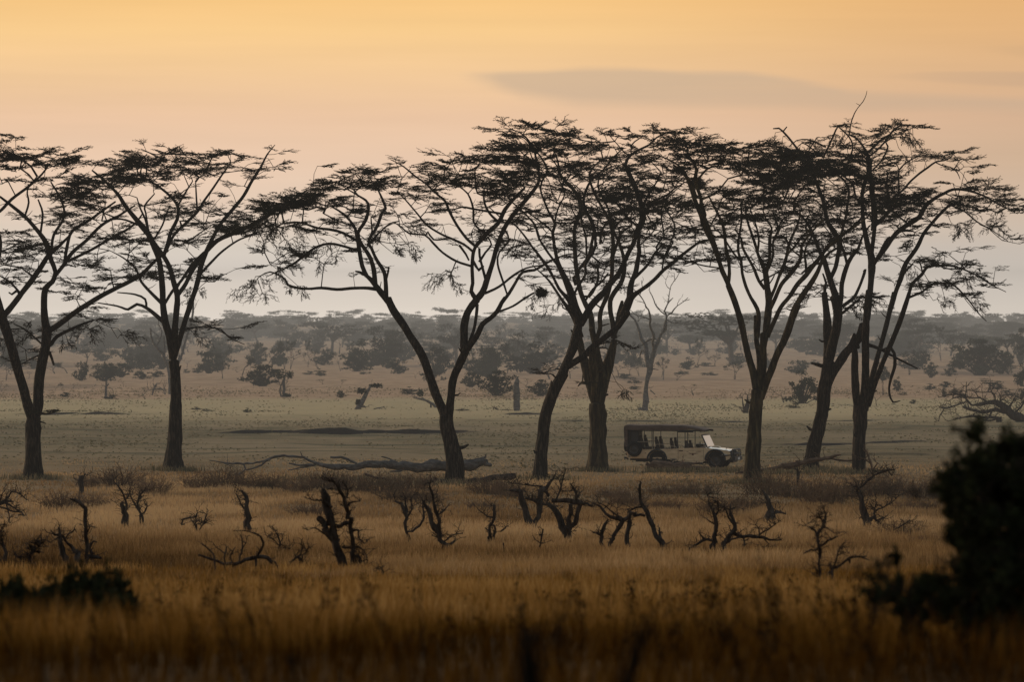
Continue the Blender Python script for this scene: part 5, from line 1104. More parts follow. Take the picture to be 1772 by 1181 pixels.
DW_ = {'near': 'nearest rows', 'middle': 'middle rows', 'far': 'hazy rows'}
prng = random.Random(5)
print('largest label bin', max(len(v) for v in bins.values()))
for (gi, k, dp), its in bins.items():
    its.sort(key=lambda t: t[0])
    for j, (px, py, w_, h_, kk) in enumerate(its):
        nm, desc, cat = NM[k]
        lab = (f"{ORD[j]} {desc} from left in {DW_[dp]} between {TREE_X[gi][1]} and {TREE_X[gi + 1][1]}" if len(its) > 1
               else f"only {desc} in the {DW_[dp]} between {TREE_X[gi][1]} and {TREE_X[gi + 1][1]}")
        D = dist_at(py); p = W(px, py, D); z = float(ground_z(p[0], D))
        ww = w_ / F * D * (1.15 if k in 'BU' else 1.05); hh = h_ / F * D * (1.12 if k in 'BU' else 1.05); pi_ = prng.randrange(6)
        if max(w_, h_) > 22:
            o = empty(nm, (0, 0, 0))
            for part, nn in ((0, 'stems' if k in 'BC' else 'trunk'), (1, 'foliage' if k in 'BC' else 'crown')):
                me = proto_mesh(k, pi_, part)
                if me: q = bpy.data.objects.new(nn, me); COL.objects.link(q); q.parent = o
        else: o = bpy.data.objects.new(nm, proto_mesh(k, pi_, None)); COL.objects.link(o)
        o.location = (p[0], D, z); o.scale = (ww, ww * prng.uniform(.8, 1.1), hh); o.rotation_euler = (0, 0, prng.choice([0, PI]) + prng.uniform(-.3, .3))
        tag(o, lab, cat, 'bushes and trees scattered over the plain')

# the far-off wood along the skyline: one mass
def woodland():
    r = np.random.default_rng(77); g = Geo()
    protos = []
    for i in range(5):
        q = proto_umbrella(900 + i); norm(q); protos.append(q)
    for i in range(3):
        q = proto_bush(950 + i); norm(q); protos.append(q)
    def thin(q, frac, rr):
        return q
    n = 1750
    for i in range(n):
        Y = 740 + (2650 - 740) * r.random() ** .8; X = r.uniform(-1, 1) * (Y * .135 + 26)
        if fbm(X / 40, Y / 110, 61) < .14 * smooth(1700, 760, Y) - .04: continue
        b = r.random() < (.35 if Y < 1500 else .7)
        q = protos[r.integers(5, 8)] if b else protos[r.integers(0, 5)]
        w_ = r.uniform(4, 10) * (1 + (Y - 900) / 4000); h_ = r.uniform(3.6, 7.2) * (.65 if b else 1.0) * (1.0 if r.random() < .9 else 1.25)
        a = r.uniform(0, 2 * PI); ca, sa = math.cos(a), math.sin(a); z = float(ground_z(X, Y)) - .2
        for V, Fc, m in zip(q.v, q.f, q.m):
            if m == 0 and Y > 1500: continue
            n0 = sum(len(v) for v in q.v[:0])
            VV = V @ np.array([[ca, sa, 0], [-sa, ca, 0], [0, 0, 1]]) * [w_, w_, h_] + [X, Y, z]
            # faces hold offsets in the prototype: rebase
            base = Fc.min(); 
            if m == 1:
                kk = len(V) // 3; sel = r.random(kk) < (.55 if Y > 1500 else .8)
                cen = VV.reshape(-1, 3, 3); mid = cen.mean(1, keepdims=True); s_ = 1.5 if Y > 1500 else 1.2
                cen = (mid + (cen - mid) * s_)[sel]
                g.add(cen.reshape(-1, 3), np.arange(len(cen) * 3).reshape(-1, 3), 1)
            else: g.add(VV, Fc - base, 0)
    o = g.build('distant_woodland', [FARWOOD, FARLEAF], smooth_=False)
    tag(o, 'far hazy wood of flat-topped trees along the skyline', 'woodland', kind='stuff')
woodland()

# ------------------------------------------------------------------ dry brown scrub around the tree feet
SCRUB = noise_mat('dry_scrub', [(.06, .035, .020), (.12, .072, .040), (.19, .120, .068)], 1.2, spec=.03, rnd=.2)
def scrub_proto(seed):
    r = np.random.default_rng(seed); P0 = []; P1 = []; RR = []; g = Geo(); C = []
    for i in range(150):
        a = r.uniform(0, 2 * PI); q = r.uniform(0, .42) ** .8; p = np.array([math.cos(a) * q, math.sin(a) * q, -.05]); d = np.array([math.cos(a) * r.uniform(0, .7), math.sin(a) * r.uniform(0, .7), 1.]); d /= np.linalg.norm(d)
        ln = r.uniform(.4, 1.0) * (1 - q * .7)
        for j in range(4):
            e = p + d * ln / 4; P0.append(p); P1.append(e); RR.append(.008 * (1 - j * .18)); p = e
            d = d + r.normal(0, .2, 3); d /= np.linalg.norm(d)
            if j > 0:
                for _ in range(2):
                    d2 = d + r.normal(0, .6, 3); d2 /= np.linalg.norm(d2); P0.append(e); P1.append(e + d2 * ln * .16); RR.append(.005); C.append(e + d2 * ln * .16)
    prisms(g, P0, P1, np.array(RR), np.array(RR) * .7); C = np.array(C); C = C[r.random(len(C)) < .35]
    leaves(g, C, r.uniform(.02, .04, len(C)), .2, r, mat=0)
    o = norm(g).build('dry_shrub', SCRUB, smooth_=False); me = o.data; bpy.data.objects.remove(o); return me
SP = [scrub_proto(700 + i) for i in range(5)]
SC = [(110,878,80,30),(160,873,60,24),(150,846,40,20),(205,846,90,32),(262,852,70,34),(300,855,90,38),(345,852,70,30),(395,848,80,34),(440,846,70,26),(470,850,60,26),(515,858,60,30),(560,852,90,36),(610,852,80,34),(660,850,90,36),(712,848,80,34),(540,893,80,24),
 (690,872,80,26),(735,868,70,28),(800,866,70,30),(845,860,80,36),(880,866,70,26),(835,878,60,20),(1060,862,60,24),(1085,872,70,26),(1135,884,80,22),(1160,888,60,22),(1150,852,60,18),(1210,856,80,22),(1255,868,70,30),(1290,878,70,30),
 (1330,862,90,36),(1375,866,90,44),(1420,868,90,40),(1465,862,80,36),(1510,862,90,40),(1555,860,90,36),(1600,864,80,34),(1640,868,70,34),(1580,888,80,22),(1560,932,90,24),(1530,895,70,22),(1600,945,60,22),(1250,892,90,24),(1320,955,60,16)]
gapn = lambda px: TREE_X[min(max(i for i in range(len(TREE_X)) if TREE_X[i][0] <= px), len(TREE_X) - 2)][1]
cnt = {}
for (px, py, w_, h_) in sorted(SC):
    py += prng.uniform(-5, 7)
    if prng.random() < .12: continue
    h_ *= prng.uniform(.65, 1.15)
    D = dist_at(py); p = W(px, py, D); z = float(ground_z(p[0], D)); o = bpy.data.objects.new('dry_shrub', prng.choice(SP)); COL.objects.link(o)
    ww = 1.1 * w_ / F * D; o.location = (p[0], D, z); o.scale = (ww, ww * .9, h_ / F * D * 1.2); o.rotation_euler = (0, 0, prng.uniform(-.4, .4) + prng.choice([0, PI]))
    k = gapn(px); cnt[k] = cnt.get(k, 0) + 1; row = 'tall' if h_ >= 34 else ('low' if h_ >= 25 else 'sparse')
    tag(o, f"{row} dry shrub, {ORD[cnt[k] - 1]} from left among those just right of the {k}", 'shrub', 'dry brown scrub along the foot of the trees')

# ------------------------------------------------------------------ dark leafy bushes close to the viewer
BLACKISH = noise_mat('blackish_stem', [(.004, .003, .002), (.009, .006, .003)], 6, spec=.02)
NEARLEAF = noise_mat('near_dark_foliage', [(.006, .007, .003), (.017, .019, .007), (.034, .038, .014)], 6, spec=.04, transl=.12)
NB = [
 B_('L', 1870, 1350, 40, 1810, 1150, 34, 1770, 950, 30, 1730, 800, 26, 1690, 600, 24, 1650, 450, 20, 1610, 330, 16, 1550, 200, 12, 1500, 100, 8),
 B_('L', 1770, 950, 18, 1830, 700, 18, 1860, 450, 16, 1840, 250, 14, 1770, 80, 11, 1720, -40, 8, 1680, -120, 5),
 B_('L', 1730, 800, 14, 1630, 700, 12, 1540, 600, 9, 1490, 480, 6), B_('L', 1650, 450, 10, 1550, 380, 8, 1470, 300, 5, 1440, 330, 3),
 B_('L', 1610, 330, 10, 1510, 160, 8, 1410, 80, 6, 1350, 30, 4, 1320, 15, 3), B_('L', 1840, 250, 10, 1870, 50, 8, 1850, -20, 5), B_('L', 1770, 80, 8, 1650, -60, 6, 1570, -130, 4, 1540, -100, 3),
 B_('L', 1770, 1000, 14, 1570, 900, 11, 1330, 830, 9, 1180, 780, 7, 1090, 760, 6, 1020, 760, 6, 980, 745, 5, 1005, 718, 5, 1050, 712, 4, 1090, 700, 3),
 B_('L', 1330, 830, 8, 1230, 740, 6, 1150, 690, 5, 1080, 670, 4), B_('L', 1770, 90, 7, 1730, -80, 6, 1710, -180, 3), B_('L', 1790, 1100, 14, 1970, 900, 12, 2020, 500, 10),
]
NBP = [('L',1715,-110,90,50,1.2),('L',1635,-110,60,40,.9),('L',1565,-120,30,25,.6),('L',1695,0,140,80,1.3),('L',1555,50,130,60,1.2),('L',1475,40,90,45,.9),('L',1405,110,60,50,.7),('L',1355,25,40,20,.8),('L',1635,180,190,90,1.3),('L',1495,180,100,70,1.0),('L',1775,120,120,120,1.3),
 ('L',1555,300,110,80,1.2),('L',1695,330,150,110,1.3),('L',1835,300,90,160,1.2),('L',1465,340,30,30,.6),('L',1485,430,40,40,.6),('L',1575,440,90,60,1.1),('L',1725,500,150,110,1.3),('L',1525,540,60,50,.8),('L',1635,620,150,80,1.2),('L',1815,650,120,150,1.2),
 ('L',1495,640,40,40,.6),('L',1635,760,130,90,1.0),('L',1775,850,120,120,1.4),('L',1675,900,120,60,1.2),('L',1575,860,90,40,1.0),('L',1815,1000,100,90,1.2),('L',1695,1010,80,40,.8),('L',1525,760,80,60,.6),('L',1095,700,50,25,2.2),('L',1165,710,60,30,2.2),('L',1255,680,60,30,2.4),('L',1145,780,50,25,1.6),('L',1285,760,70,40,2.2),('L',1185,820,50,25,1.5),('L',1025,735,40,15,1.2),('L',1365,700,50,40,.8),('L',1215,830,60,30,.6),('L',1435,820,80,50,.7),('L',1875,-20,60,80,1.2),('L',1865,120,80,80,1.)]
acacia('leafy_bush', NB, NBP, 34.0, 'big dark leafy bush, out of focus, filling the lower right corner', 31, S=.26, leafy=1.3, clump=.75, crown_name='foliage', maxr=.4, lib=BUSHY, fill=60, leafs=2.3, leafmat=NEARLEAF, cat='bush', wob=.03, spread=.5, flare=1.0)
LB = [B_('I', 430, 945, 14, 440, 865, 12, 460, 785, 9, 480, 715, 5), B_('I', 435, 925, 10, 380, 845, 8, 320, 785, 6, 280, 735, 3), B_('I', 440, 915, 10, 540, 845, 8, 600, 795, 6, 650, 755, 3), B_('I', 435, 905, 8, 420, 805, 7, 390, 725, 4), B_('I', 400, 925, 8, 300, 865, 6, 230, 815, 4, 170, 805, 3)]
LBP = [('I',480,723,70,40,1.3),('I',400,733,60,40,1.2),('I',450,793,120,60,1.4),('I',540,783,70,50,1.2),('I',620,763,50,30,1.0),('I',290,743,30,35,.9),('I',340,803,90,50,1.2),('I',560,833,90,40,1.1),('I',430,863,140,40,1.0),('I',250,793,60,15,.5),('I',650,733,25,15,.7)]
acacia('leafy_bush', LB, LBP, 45.0, 'low dark ragged bush, out of focus, in the lower left of the grass', 32, S=.24, leafy=1.8, clump=4.0, crown_name='foliage', maxr=.4, lib=BUSHY, fill=60, leafs=2.3, leafmat=NEARLEAF, cat='bush', wob=.03, flare=1.0)
LC = [B_('I', 90, 965, 12, 90, 865, 10, 85, 795, 6, 80, 755, 4), B_('I', 90, 915, 8, 130, 845, 6, 150, 815, 3), B_('I', 90, 915, 8, 50, 845, 6, 40, 805, 3)]
LCP = [('I',85,763,50,35,1.3),('I',90,813,70,50,1.3),('I',130,843,60,50,1.1),('I',50,803,30,50,1.0)]
acacia('leafy_bush', LC, LCP, 44.5, 'small dark round bush at the left edge beside the low ragged bush', 33, S=.24, leafy=1.8, clump=4.0, crown_name='foliage', maxr=.4, lib=BUSHY, fill=60, leafs=2.3, leafmat=NEARLEAF, cat='bush', wob=.03, flare=1.0)
# blurred stalks right in front
ST = [('dark thick blurred stalk standing up at the bottom edge', 915, 1290, 14.5, [(915,1290,16),(918,1200,17),(912,1140,15),(916,1100,9)]),
      ('dark slanting blurred stalk at the bottom edge, right of the upright one', 1080, 1290, 15.5, [(1078,1290,13),(1085,1190,12),(1100,1130,10),(1120,1085,6)])]
for i, (lab, px, py, D, pts) in enumerate(ST):
    r = np.random.default_rng(60 + i); g = Geo(); A = np.array([[*W(a, b, D), c / F * D] for a, b, c in pts]); Cc = catmull(A, .05); z0 = float(ground_z(A[0, 0], D))
    Cc = np.vstack([[Cc[0, 0], D, z0 - .05, Cc[0, 3]], Cc]); tube(g, Cc[:, :3], Cc[:, 3], 7, .3, i)
    pts_ = Cc[r.integers(len(Cc) // 3, len(Cc), 60), :3] + r.normal(0, .014, (60, 3)); leaves(g, pts_, .035, .1, r, mat=1)
    o = g.build('plant_stalk', [BLACKISH, BLACKISH], origin=Cc[1, :3]); o.location = Cc[1, :3]; tag(o, lab, 'plant', 'blurred stalks at the bottom edge')
# dark weeds pushing through the near grass
def weeds():
    r = np.random.default_rng(88); g = Geo()
    for i in range(210):
        D = r.uniform(22, 62); X = r.uniform(-1, 1) * (D * .118); 
        if i % 3 == 0: X = abs(X) * .9
        z = float(ground_z(X, D)); h = r.uniform(.35, .85) * (1 if D < 40 else .8); p = np.array([X, D, z - .05]); d = np.array([r.normal(0, .2), r.normal(0, .2), 1.]); P = [p]
        for j in range(5): d = d + r.normal(0, .16, 3); d /= np.linalg.norm(d); p = p + d * h / 5; P.append(p)
        P = np.array(P); tube(g, P, np.linspace(.008, .003, 6), 4)
        m = r.integers(10, 40); k = r.integers(2, 6, m); leaves(g, P[k] + r.normal(0, 1, (m, 3)) * [.035, .035, .05], r.uniform(.02, .045, m), .1, r, mat=1)
    o = g.build('dark_weeds', [BLACKISH, BLACKISH], smooth_=False); tag(o, 'dark leafy weed stems scattered through the near grass', 'weeds', kind='stuff')
weeds()
# ------------------------------------------------------------------ open safari vehicle (x forward, y to the far side, z up)
def plain(name, c, rough=.6, metal=0., spec=.4, noise=.12, scale=6):
    return noise_mat(name, [tuple(v * (1 - noise) for v in c), tuple(v * (1 + noise) for v in c)], scale, rough=rough, spec=spec, metal=metal)
PAINT = noise_mat('dusty_sand_paint', [(.40, .285, .16), (.54, .395, .235), (.59, .45, .28)], 2.2, (1, 1, 2.5), rough=.5, spec=.35, pos=(.3, .7))
HOOD = noise_mat('skylit_bonnet_paint', [(.6, .5, .38), (.75, .65, .52)], 3, rough=.22, spec=.6)  # paler than the body paint: sky reflection put into the base colour
BLACK = plain('black_trim', (.014, .013, .012), .6)
RUB = plain('tyre_rubber', (.010, .0095, .009), .9, spec=.15)
RIM = plain('dull_steel_rim', (.03, .026, .021), .6, .2)
CANV = noise_mat('brown_canvas', [(.075, .052, .040), (.12, .086, .066)], 3.0, (1, 1, 4), rough=.95, bump=.5, spec=.1)
SEAT = plain('dark_seat_cloth', (.045, .035, .028), .9, spec=.1)
PIPE = plain('cream_rail', (.22, .17, .11), .5)
BROWN = plain('brown_emblem', (.11, .05, .028), .7)
WHITE = plain('number_plate_white', (.5, .48, .44), .5)
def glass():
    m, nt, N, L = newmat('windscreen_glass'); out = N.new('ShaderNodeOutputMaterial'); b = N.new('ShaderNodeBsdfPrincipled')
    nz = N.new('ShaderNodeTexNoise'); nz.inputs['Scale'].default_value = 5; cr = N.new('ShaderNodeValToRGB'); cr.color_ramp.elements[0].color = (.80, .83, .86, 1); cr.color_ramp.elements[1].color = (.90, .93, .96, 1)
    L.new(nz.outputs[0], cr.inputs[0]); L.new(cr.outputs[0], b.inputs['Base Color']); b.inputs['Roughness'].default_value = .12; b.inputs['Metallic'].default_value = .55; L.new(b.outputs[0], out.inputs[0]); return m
GLASS = glass()
car = empty('safari_vehicle', (0, 0, 0), 'sand-coloured open safari vehicle with a brown canvas roof, parked on the grass', 'off-road car')
def box(g, x0, x1, y0, y1, z0, z1, mat=0, bev=0.0):
    V = [(x, y, z) for z in (z0, z1) for y in (y0, y1) for x in (x0, x1)]
    g.add(V, [[0, 2, 3, 1], [4, 5, 7, 6], [0, 1, 5, 4], [2, 6, 7, 3], [0, 4, 6, 2], [1, 3, 7, 5]], mat)
def rbox(x0, x1, y0, y1, z0, z1, name, mat, parent, bev=.03, rot=None, piv=None):
    import bmesh
    bm = bmesh.new(); bmesh.ops.create_cube(bm, size=1)
    for v in bm.verts: v.co = Vector(((x0 + x1) / 2 + v.co.x * (x1 - x0), (y0 + y1) / 2 + v.co.y * (y1 - y0), (z0 + z1) / 2 + v.co.z * (z1 - z0)))
    bmesh.ops.bevel(bm, geom=bm.edges[:], offset=bev, segments=3, affect='EDGES', profile=.5)
    if rot: 
        bmesh.ops.rotate(bm, verts=bm.verts, cent=piv or ((x0 + x1) / 2, (y0 + y1) / 2, (z0 + z1) / 2), matrix=Matrix.Rotation(rot, 3, 'Y'))
    me = bpy.data.meshes.new(name); bm.to_mesh(me); bm.free(); me.materials.append(mat)
    for p in me.polygons: p.use_smooth = False
    o = bpy.data.objects.new(name, me); COL.objects.link(o); o.parent = parent; return o
def extrude_poly(pts, y0, y1, name, mat, parent, bev=0.0):
    import bmesh
    bm = bmesh.new(); vs = [bm.verts.new((x, y0, z)) for x, z in pts]; f = bm.faces.new(vs)
    r_ = bmesh.ops.extrude_face_region(bm, geom=[f]); bmesh.ops.translate(bm, verts=[v for v in r_['geom'] if isinstance(v, bmesh.types.BMVert)], vec=(0, y1 - y0, 0))
    bmesh.ops.recalc_face_normals(bm, faces=bm.faces)
    if bev: bmesh.ops.bevel(bm, geom=[e for e in bm.edges if abs(e.verts[0].co.y - e.verts[1].co.y) < 1e-5], offset=bev, segments=2, affect='EDGES')
    me = bpy.data.meshes.new(name); bm.to_mesh(me); bm.free(); me.materials.append(mat)
    o = bpy.data.objects.new(name, me); COL.objects.link(o); o.parent = parent; return o
def arch(cx, r, zb, n=9, fwd=True):
    a = np.linspace(PI, 0, n); return [(cx + math.cos(t) * r, max(zb, .40 + math.sin(t) * r)) for t in a]
RWX, FWX, WR, HW = -.88, 1.98, .41, .86
side = [(-2.36, .93), (-2.33, .62), (-2.05, .50), (-1.40, .47)] + arch(RWX, .47, .44) + [(.16, .40), (.16, .34), (.95, .30), (1.36, .30)] + arch(FWX, .49, .36) + [(2.66, .46), (2.72, .60), (2.70, .80), (2.62, .87), (1.62, .99), (1.45, 1.00), (.14, .97), (.10, .94), (-1.6, .90)]
for y0, y1, nm in ((-HW, -HW + .05, 'side_panel'), (HW - .05, HW, 'side_panel')):
    p = extrude_poly(side, y0, y1, nm, PAINT, car)
g = Geo(); box(g, -2.34, 1.5, -HW + .05, HW - .05, .46, .52); box(g, -2.38, -2.32, -HW + .05, HW - .05, .5, .93); box(g, 1.36, 1.46, -HW + .05, HW - .05, .35, .99); box(g, -.62, -.56, -HW + .06, HW - .06, .5, .93)
g.build('floor_and_bulkheads', PAINT, car, smooth_=False)
# rocker and chassis
g = Geo()
for y in (-.5, .42): box(g, -2.3, 2.6, y, y + .08, .36, .45)
for x in (RWX, FWX): tube(g, [(x, -.7, .41), (x, .7, .41)], [.07, .07], 8)
box(g, -.45, 1.35, -.84, -.76, .20, .30); box(g, -.45, 1.35, .76, .84, .20, .30); box(g, -2.0, -1.5, -.6, .6, .30, .38)
g.build('chassis', BLACK, car, smooth_=False)
# bonnet with centre scoop, wings and cowl
bn = bpy.data.meshes
g = Geo(); xs = np.linspace(1.46, 2.70, 8); ysn = np.linspace(-.80, .80, 11); 
V = [(x, y, 1.015 - .13 * ((x - 1.46) / 1.24) ** 1.6 + .045 * (1 - (abs(y) / .8) ** 3) - .03) for x in xs for y in ysn]; n1, n2 = len(xs), len(ysn); idx = np.arange(n1 * n2).reshape(n1, n2)
g.add(V, np.stack([idx[:-1, :-1], idx[1:, :-1], idx[1:, 1:], idx[:-1, 1:]], -1).reshape(-1, 4))
bo = g.build('bonnet', HOOD, car)
g = Geo(); V = [(x, y, z) for (x, z) in ((1.66, 1.02), (1.72, 1.065), (2.02, 1.045), (2.06, .99)) for y in (-.18, .18)]; g.add(V, [[0, 2, 3, 1], [2, 4, 5, 3], [4, 6, 7, 5], [0, 4, 2, 0][:4] if False else [0, 6, 4, 2], [1, 3, 5, 7]]); g.build('air_scoop', PAINT, bo, smooth_=False)
g = Geo(); tube(g, [(1.62, -.70, 1.0), (1.62, -.70, 1.05), (1.70, -.70, 1.06)], [.02] * 3, 6); tube(g, [(2.45, -.55, .93), (2.45, -.55, .99), (2.5, -.55, .99)], [.015] * 3, 6); g.build('bonnet_catch', BLACK, bo)
# grille, lights, bumper
g = Geo(); box(g, 2.66, 2.72, -.52, .52, .56, .84)
for k in range(6): box(g, 2.72, 2.735, -.48, .48, .59 + k * .042, .605 + k * .042)
g.build('grille', BLACK, car, smooth_=False)
for y in (-.66, .66):
    g = Geo(); tube(g, [(2.64, y, .72), (2.735, y, .72)], [.095, .09], 16); hl = g.build('headlight', BLACK, car); g = Geo(); tube(g, [(2.735, y, .72), (2.742, y, .72)], [.072, .07], 16); g.build('lens', GLASS, hl)
g = Geo()
box(g, 2.76, 2.94, -.84, .84, .40, .58)
for y in (-.78, -.42, .42, .78): tube(g, [(2.84, y, .5), (2.87, y, .84), (2.80, y, .93)], [.028, .028, .026], 8)
tube(g, [(2.83, -.80, .91), (2.83, .80, .91)], [.03, .03], 8); tube(g, [(2.88, -.80, .72), (2.88, .80, .72)], [.024, .024], 8)
tube(g, [(2.2, -.88, .60), (2.5, -.90, .64), (2.84, -.80, .66)], [.03] * 3, 8); box(g, 2.55, 2.78, -.5, .5, .30, .42)
g.build('bull_bar', BLACK, car, smooth_=False)
rbox(2.945, 2.955, -.20, .22, .42, .54, 'number_plate', WHITE, car, .004)
g = Geo(); box(g, -2.52, -2.40, -.80, .80, .44, .54); box(g, -2.46, -2.38, -.5, -.4, .40, .50); g.build('rear_bumper', BLACK, car, smooth_=False)
rbox(-2.43, -2.40, -.80, -.70, .60, .74, 'tail_light', BROWN, car, .01)
# wheel arch flares
for cx, rr in ((RWX, .47), (FWX, .49)):
    for sy in (-1, 1):
        g = Geo(); a = np.linspace(PI * 1.0, 0, 14); inner = []; 
        P = np.array([(cx + math.cos(t) * rr, sy * (HW + .02), .42 + math.sin(t) * rr) for t in a]); tube(g, P, [.045] * len(P), 6); g.build('wheel_arch', BLACK, car)
def wheel(x, y, parent, face=-1, name='wheel', axis='y', z=WR, r=WR, w=.24):
    wv = empty(name, (x, y, z)); wv.parent = parent
    g = Geo(); prof = [(-w / 2, r * .62), (-w / 2, r * .86), (-w * .40, r * .97), (-w * .2, r), (w * .2, r), (w * .40, r * .97), (w / 2, r * .86), (w / 2, r * .62)]; n = 40
    A = np.arange(n) / n * 2 * PI; V = []
    for t, rr in prof:
        k = 1 + (.012 * np.sign(np.sin(A * n / 2 + .1)) if abs(t) <= w * .4 else 0 * A)
        V.append(np.stack([np.cos(A) * rr * k, np.full(n, t), np.sin(A) * rr * k], -1))
    V = np.array(V); m = len(prof); idx = np.arange(m * n).reshape(m, n)
    q = np.stack([idx[:-1], np.roll(idx[:-1], -1, 1), np.roll(idx[1:], -1, 1), idx[1:]], -1).reshape(-1, 4); g.add(V.reshape(-1, 3), q); g.build('tyre', RUB, wv)
    g = Geo(); prof = [(-w * .42, r * .62), (-w * .22, r * .56), (-w * .18, r * .3), (-w * .30, r * .22), (-w * .34, r * .1), (-w * .34, .001)]; 
    for sg in (1, -1):
        V = np.array([np.stack([np.cos(A) * rr, np.full(n, t * sg), np.sin(A) * rr], -1) for t, rr in prof]); idx = np.arange(len(prof) * n).reshape(len(prof), n)
        g.add(V.reshape(-1, 3), np.stack([idx[:-1], np.roll(idx[:-1], -1, 1), np.roll(idx[1:], -1, 1), idx[1:]], -1).reshape(-1, 4))
    g.build('rim', RIM, wv)
    if axis == 'x': wv.rotation_euler = (0, 0, PI / 2)
    return wv
for x in (RWX, FWX):
    for y in (-.74, .74): wheel(x, y, car)
wheel(-1.98, -HW - .10, car, name='spare_wheel', z=.92, r=.37, w=.2)
wheel(-2.58, .10, car, name='spare_wheel', z=1.06, r=.30, w=.22, axis='x')
# windscreen: opaque half-mirror, sky reflection partly put into its pale base colour
wsx0, wsx1, wz0, wz1 = 1.58, 1.30, 1.00, 1.60
def slab(name, y0, y1, t0, t1, th, mat, parent, off=0.0):
    g = Geo(); dx = wsx1 - wsx0; dz = wz1 - wz0; ln = math.hypot(dx, dz); nx, nz_ = dz / ln, -dx / ln
    V = []
    for o_ in (off, off + th):
        for t in (t0, t1):
            for y in (y0, y1): V.append((wsx0 + dx * t + nx * o_, y, wz0 + dz * t + nz_ * o_))
    g.add(V, [[0, 1, 3, 2], [4, 6, 7, 5], [0, 4, 5, 1], [2, 3, 7, 6], [0, 2, 6, 4], [1, 5, 7, 3]]); return g.build(name, mat, parent, smooth_=False)
wf = empty('windscreen', (0, 0, 0)); wf.parent = car
slab('pane', -.76, .76, .07, .94, .012, GLASS, wf, .02)
g = Geo(); fr = [(wsx0 + (wsx1 - wsx0) * t, y, wz0 + (wz1 - wz0) * t) for t, y in ((0, -.79), (1, -.79), (1, .79), (0, .79), (0, -.79))]
tube(g, fr, [.03] * 5, 6); g.build('frame', BLACK, wf)
# dashboard, steering wheel, mirror
rbox(1.22, 1.46, -.72, .72, .94, 1.05, 'dashboard', BLACK, car, .03)
g = Geo(); A = np.linspace(0, 2 * PI, 20); tube(g, [(1.08 + .06 * math.sin(t), -.38 + .19 * math.cos(t), 1.10 + .17 * math.sin(t)) for t in A], [.014] * 20, 5); tube(g, [(1.08, -.38, 1.10), (1.32, -.38, .98)], [.02, .02], 6); g.build('steering_wheel', BLACK, car)
# seats: front pair and raised rows with separate backs
def seat(x, y, z, w=.48):
    s = empty('seat', (0, 0, 0)); s.parent = car
    rbox(x - .02, x + .44, y - w / 2, y + w / 2, z, z + .11, 'cushion', SEAT, s, .035)
    b = rbox(x - .10, x + .0, y - w / 2, y + w / 2, z + .06, z + .56, 'backrest', SEAT, s, .04, rot=-.20, piv=(x, y, z + .06))
    rbox(x - .20, x - .12, y - .13, y + .13, z + .53, z + .68, 'headrest', SEAT, s, .03)
for y in (-.42, .42): seat(.62, y, .66)
for x, z in ((-.12, .84), (-.86, .90), (-1.62, .96)):
    for y in (-.45, .45): seat(x, y, z - .06, .44)
rbox(.78, 1.16, .2, .7, 1.0, 1.16, 'bag', BLACK, car, .05)
# roll frame, rails and canvas roof
g = Geo(); RT = 1.80
for sy in (-1, 1):
    y = sy * .80
    for x in (.12, .62) if sy < 0 else (.12, .62): tube(g, [(x, y, .9), (x, y, RT)], [.022, .022], 6)
    for x in (-1.52, -1.08): tube(g, [(x, y, .9), (x, y, RT)], [.02, .02], 6)
    tube(g, [(-2.28, y, .9), (-2.26, y, RT)], [.03, .03], 6); tube(g, [(-2.28, y, RT), (1.3, y, RT)], [.02, .02], 6)
for x in (-2.26, -1.52, -1.08, .12, .62): tube(g, [(x, -.8, RT), (x, .8, RT)], [.018, .018], 6)
g.build('roof_frame', BLACK, car)
g = Geo()
for sy in (-1, 1):
    y = sy * .82
    for x0, x1, zt in ((-1.95, -1.12, 1.26), (-1.02, -.5, 1.14), (-.35, .08, 1.06)):
        tube(g, catmull([(x0, y, .92), (x0 + .03, y, zt - .05), (x0 + .1, y, zt), (x1 - .1, y, zt), (x1 - .02, y, zt - .05), (x1, y, .92)], .08), [.02] * len(catmull([(x0, y, .92), (x0 + .03, y, zt - .05), (x0 + .1, y, zt), (x1 - .1, y, zt), (x1 - .02, y, zt - .05), (x1, y, .92)], .08)), 6)
g.build('grab_rail', PIPE, car)
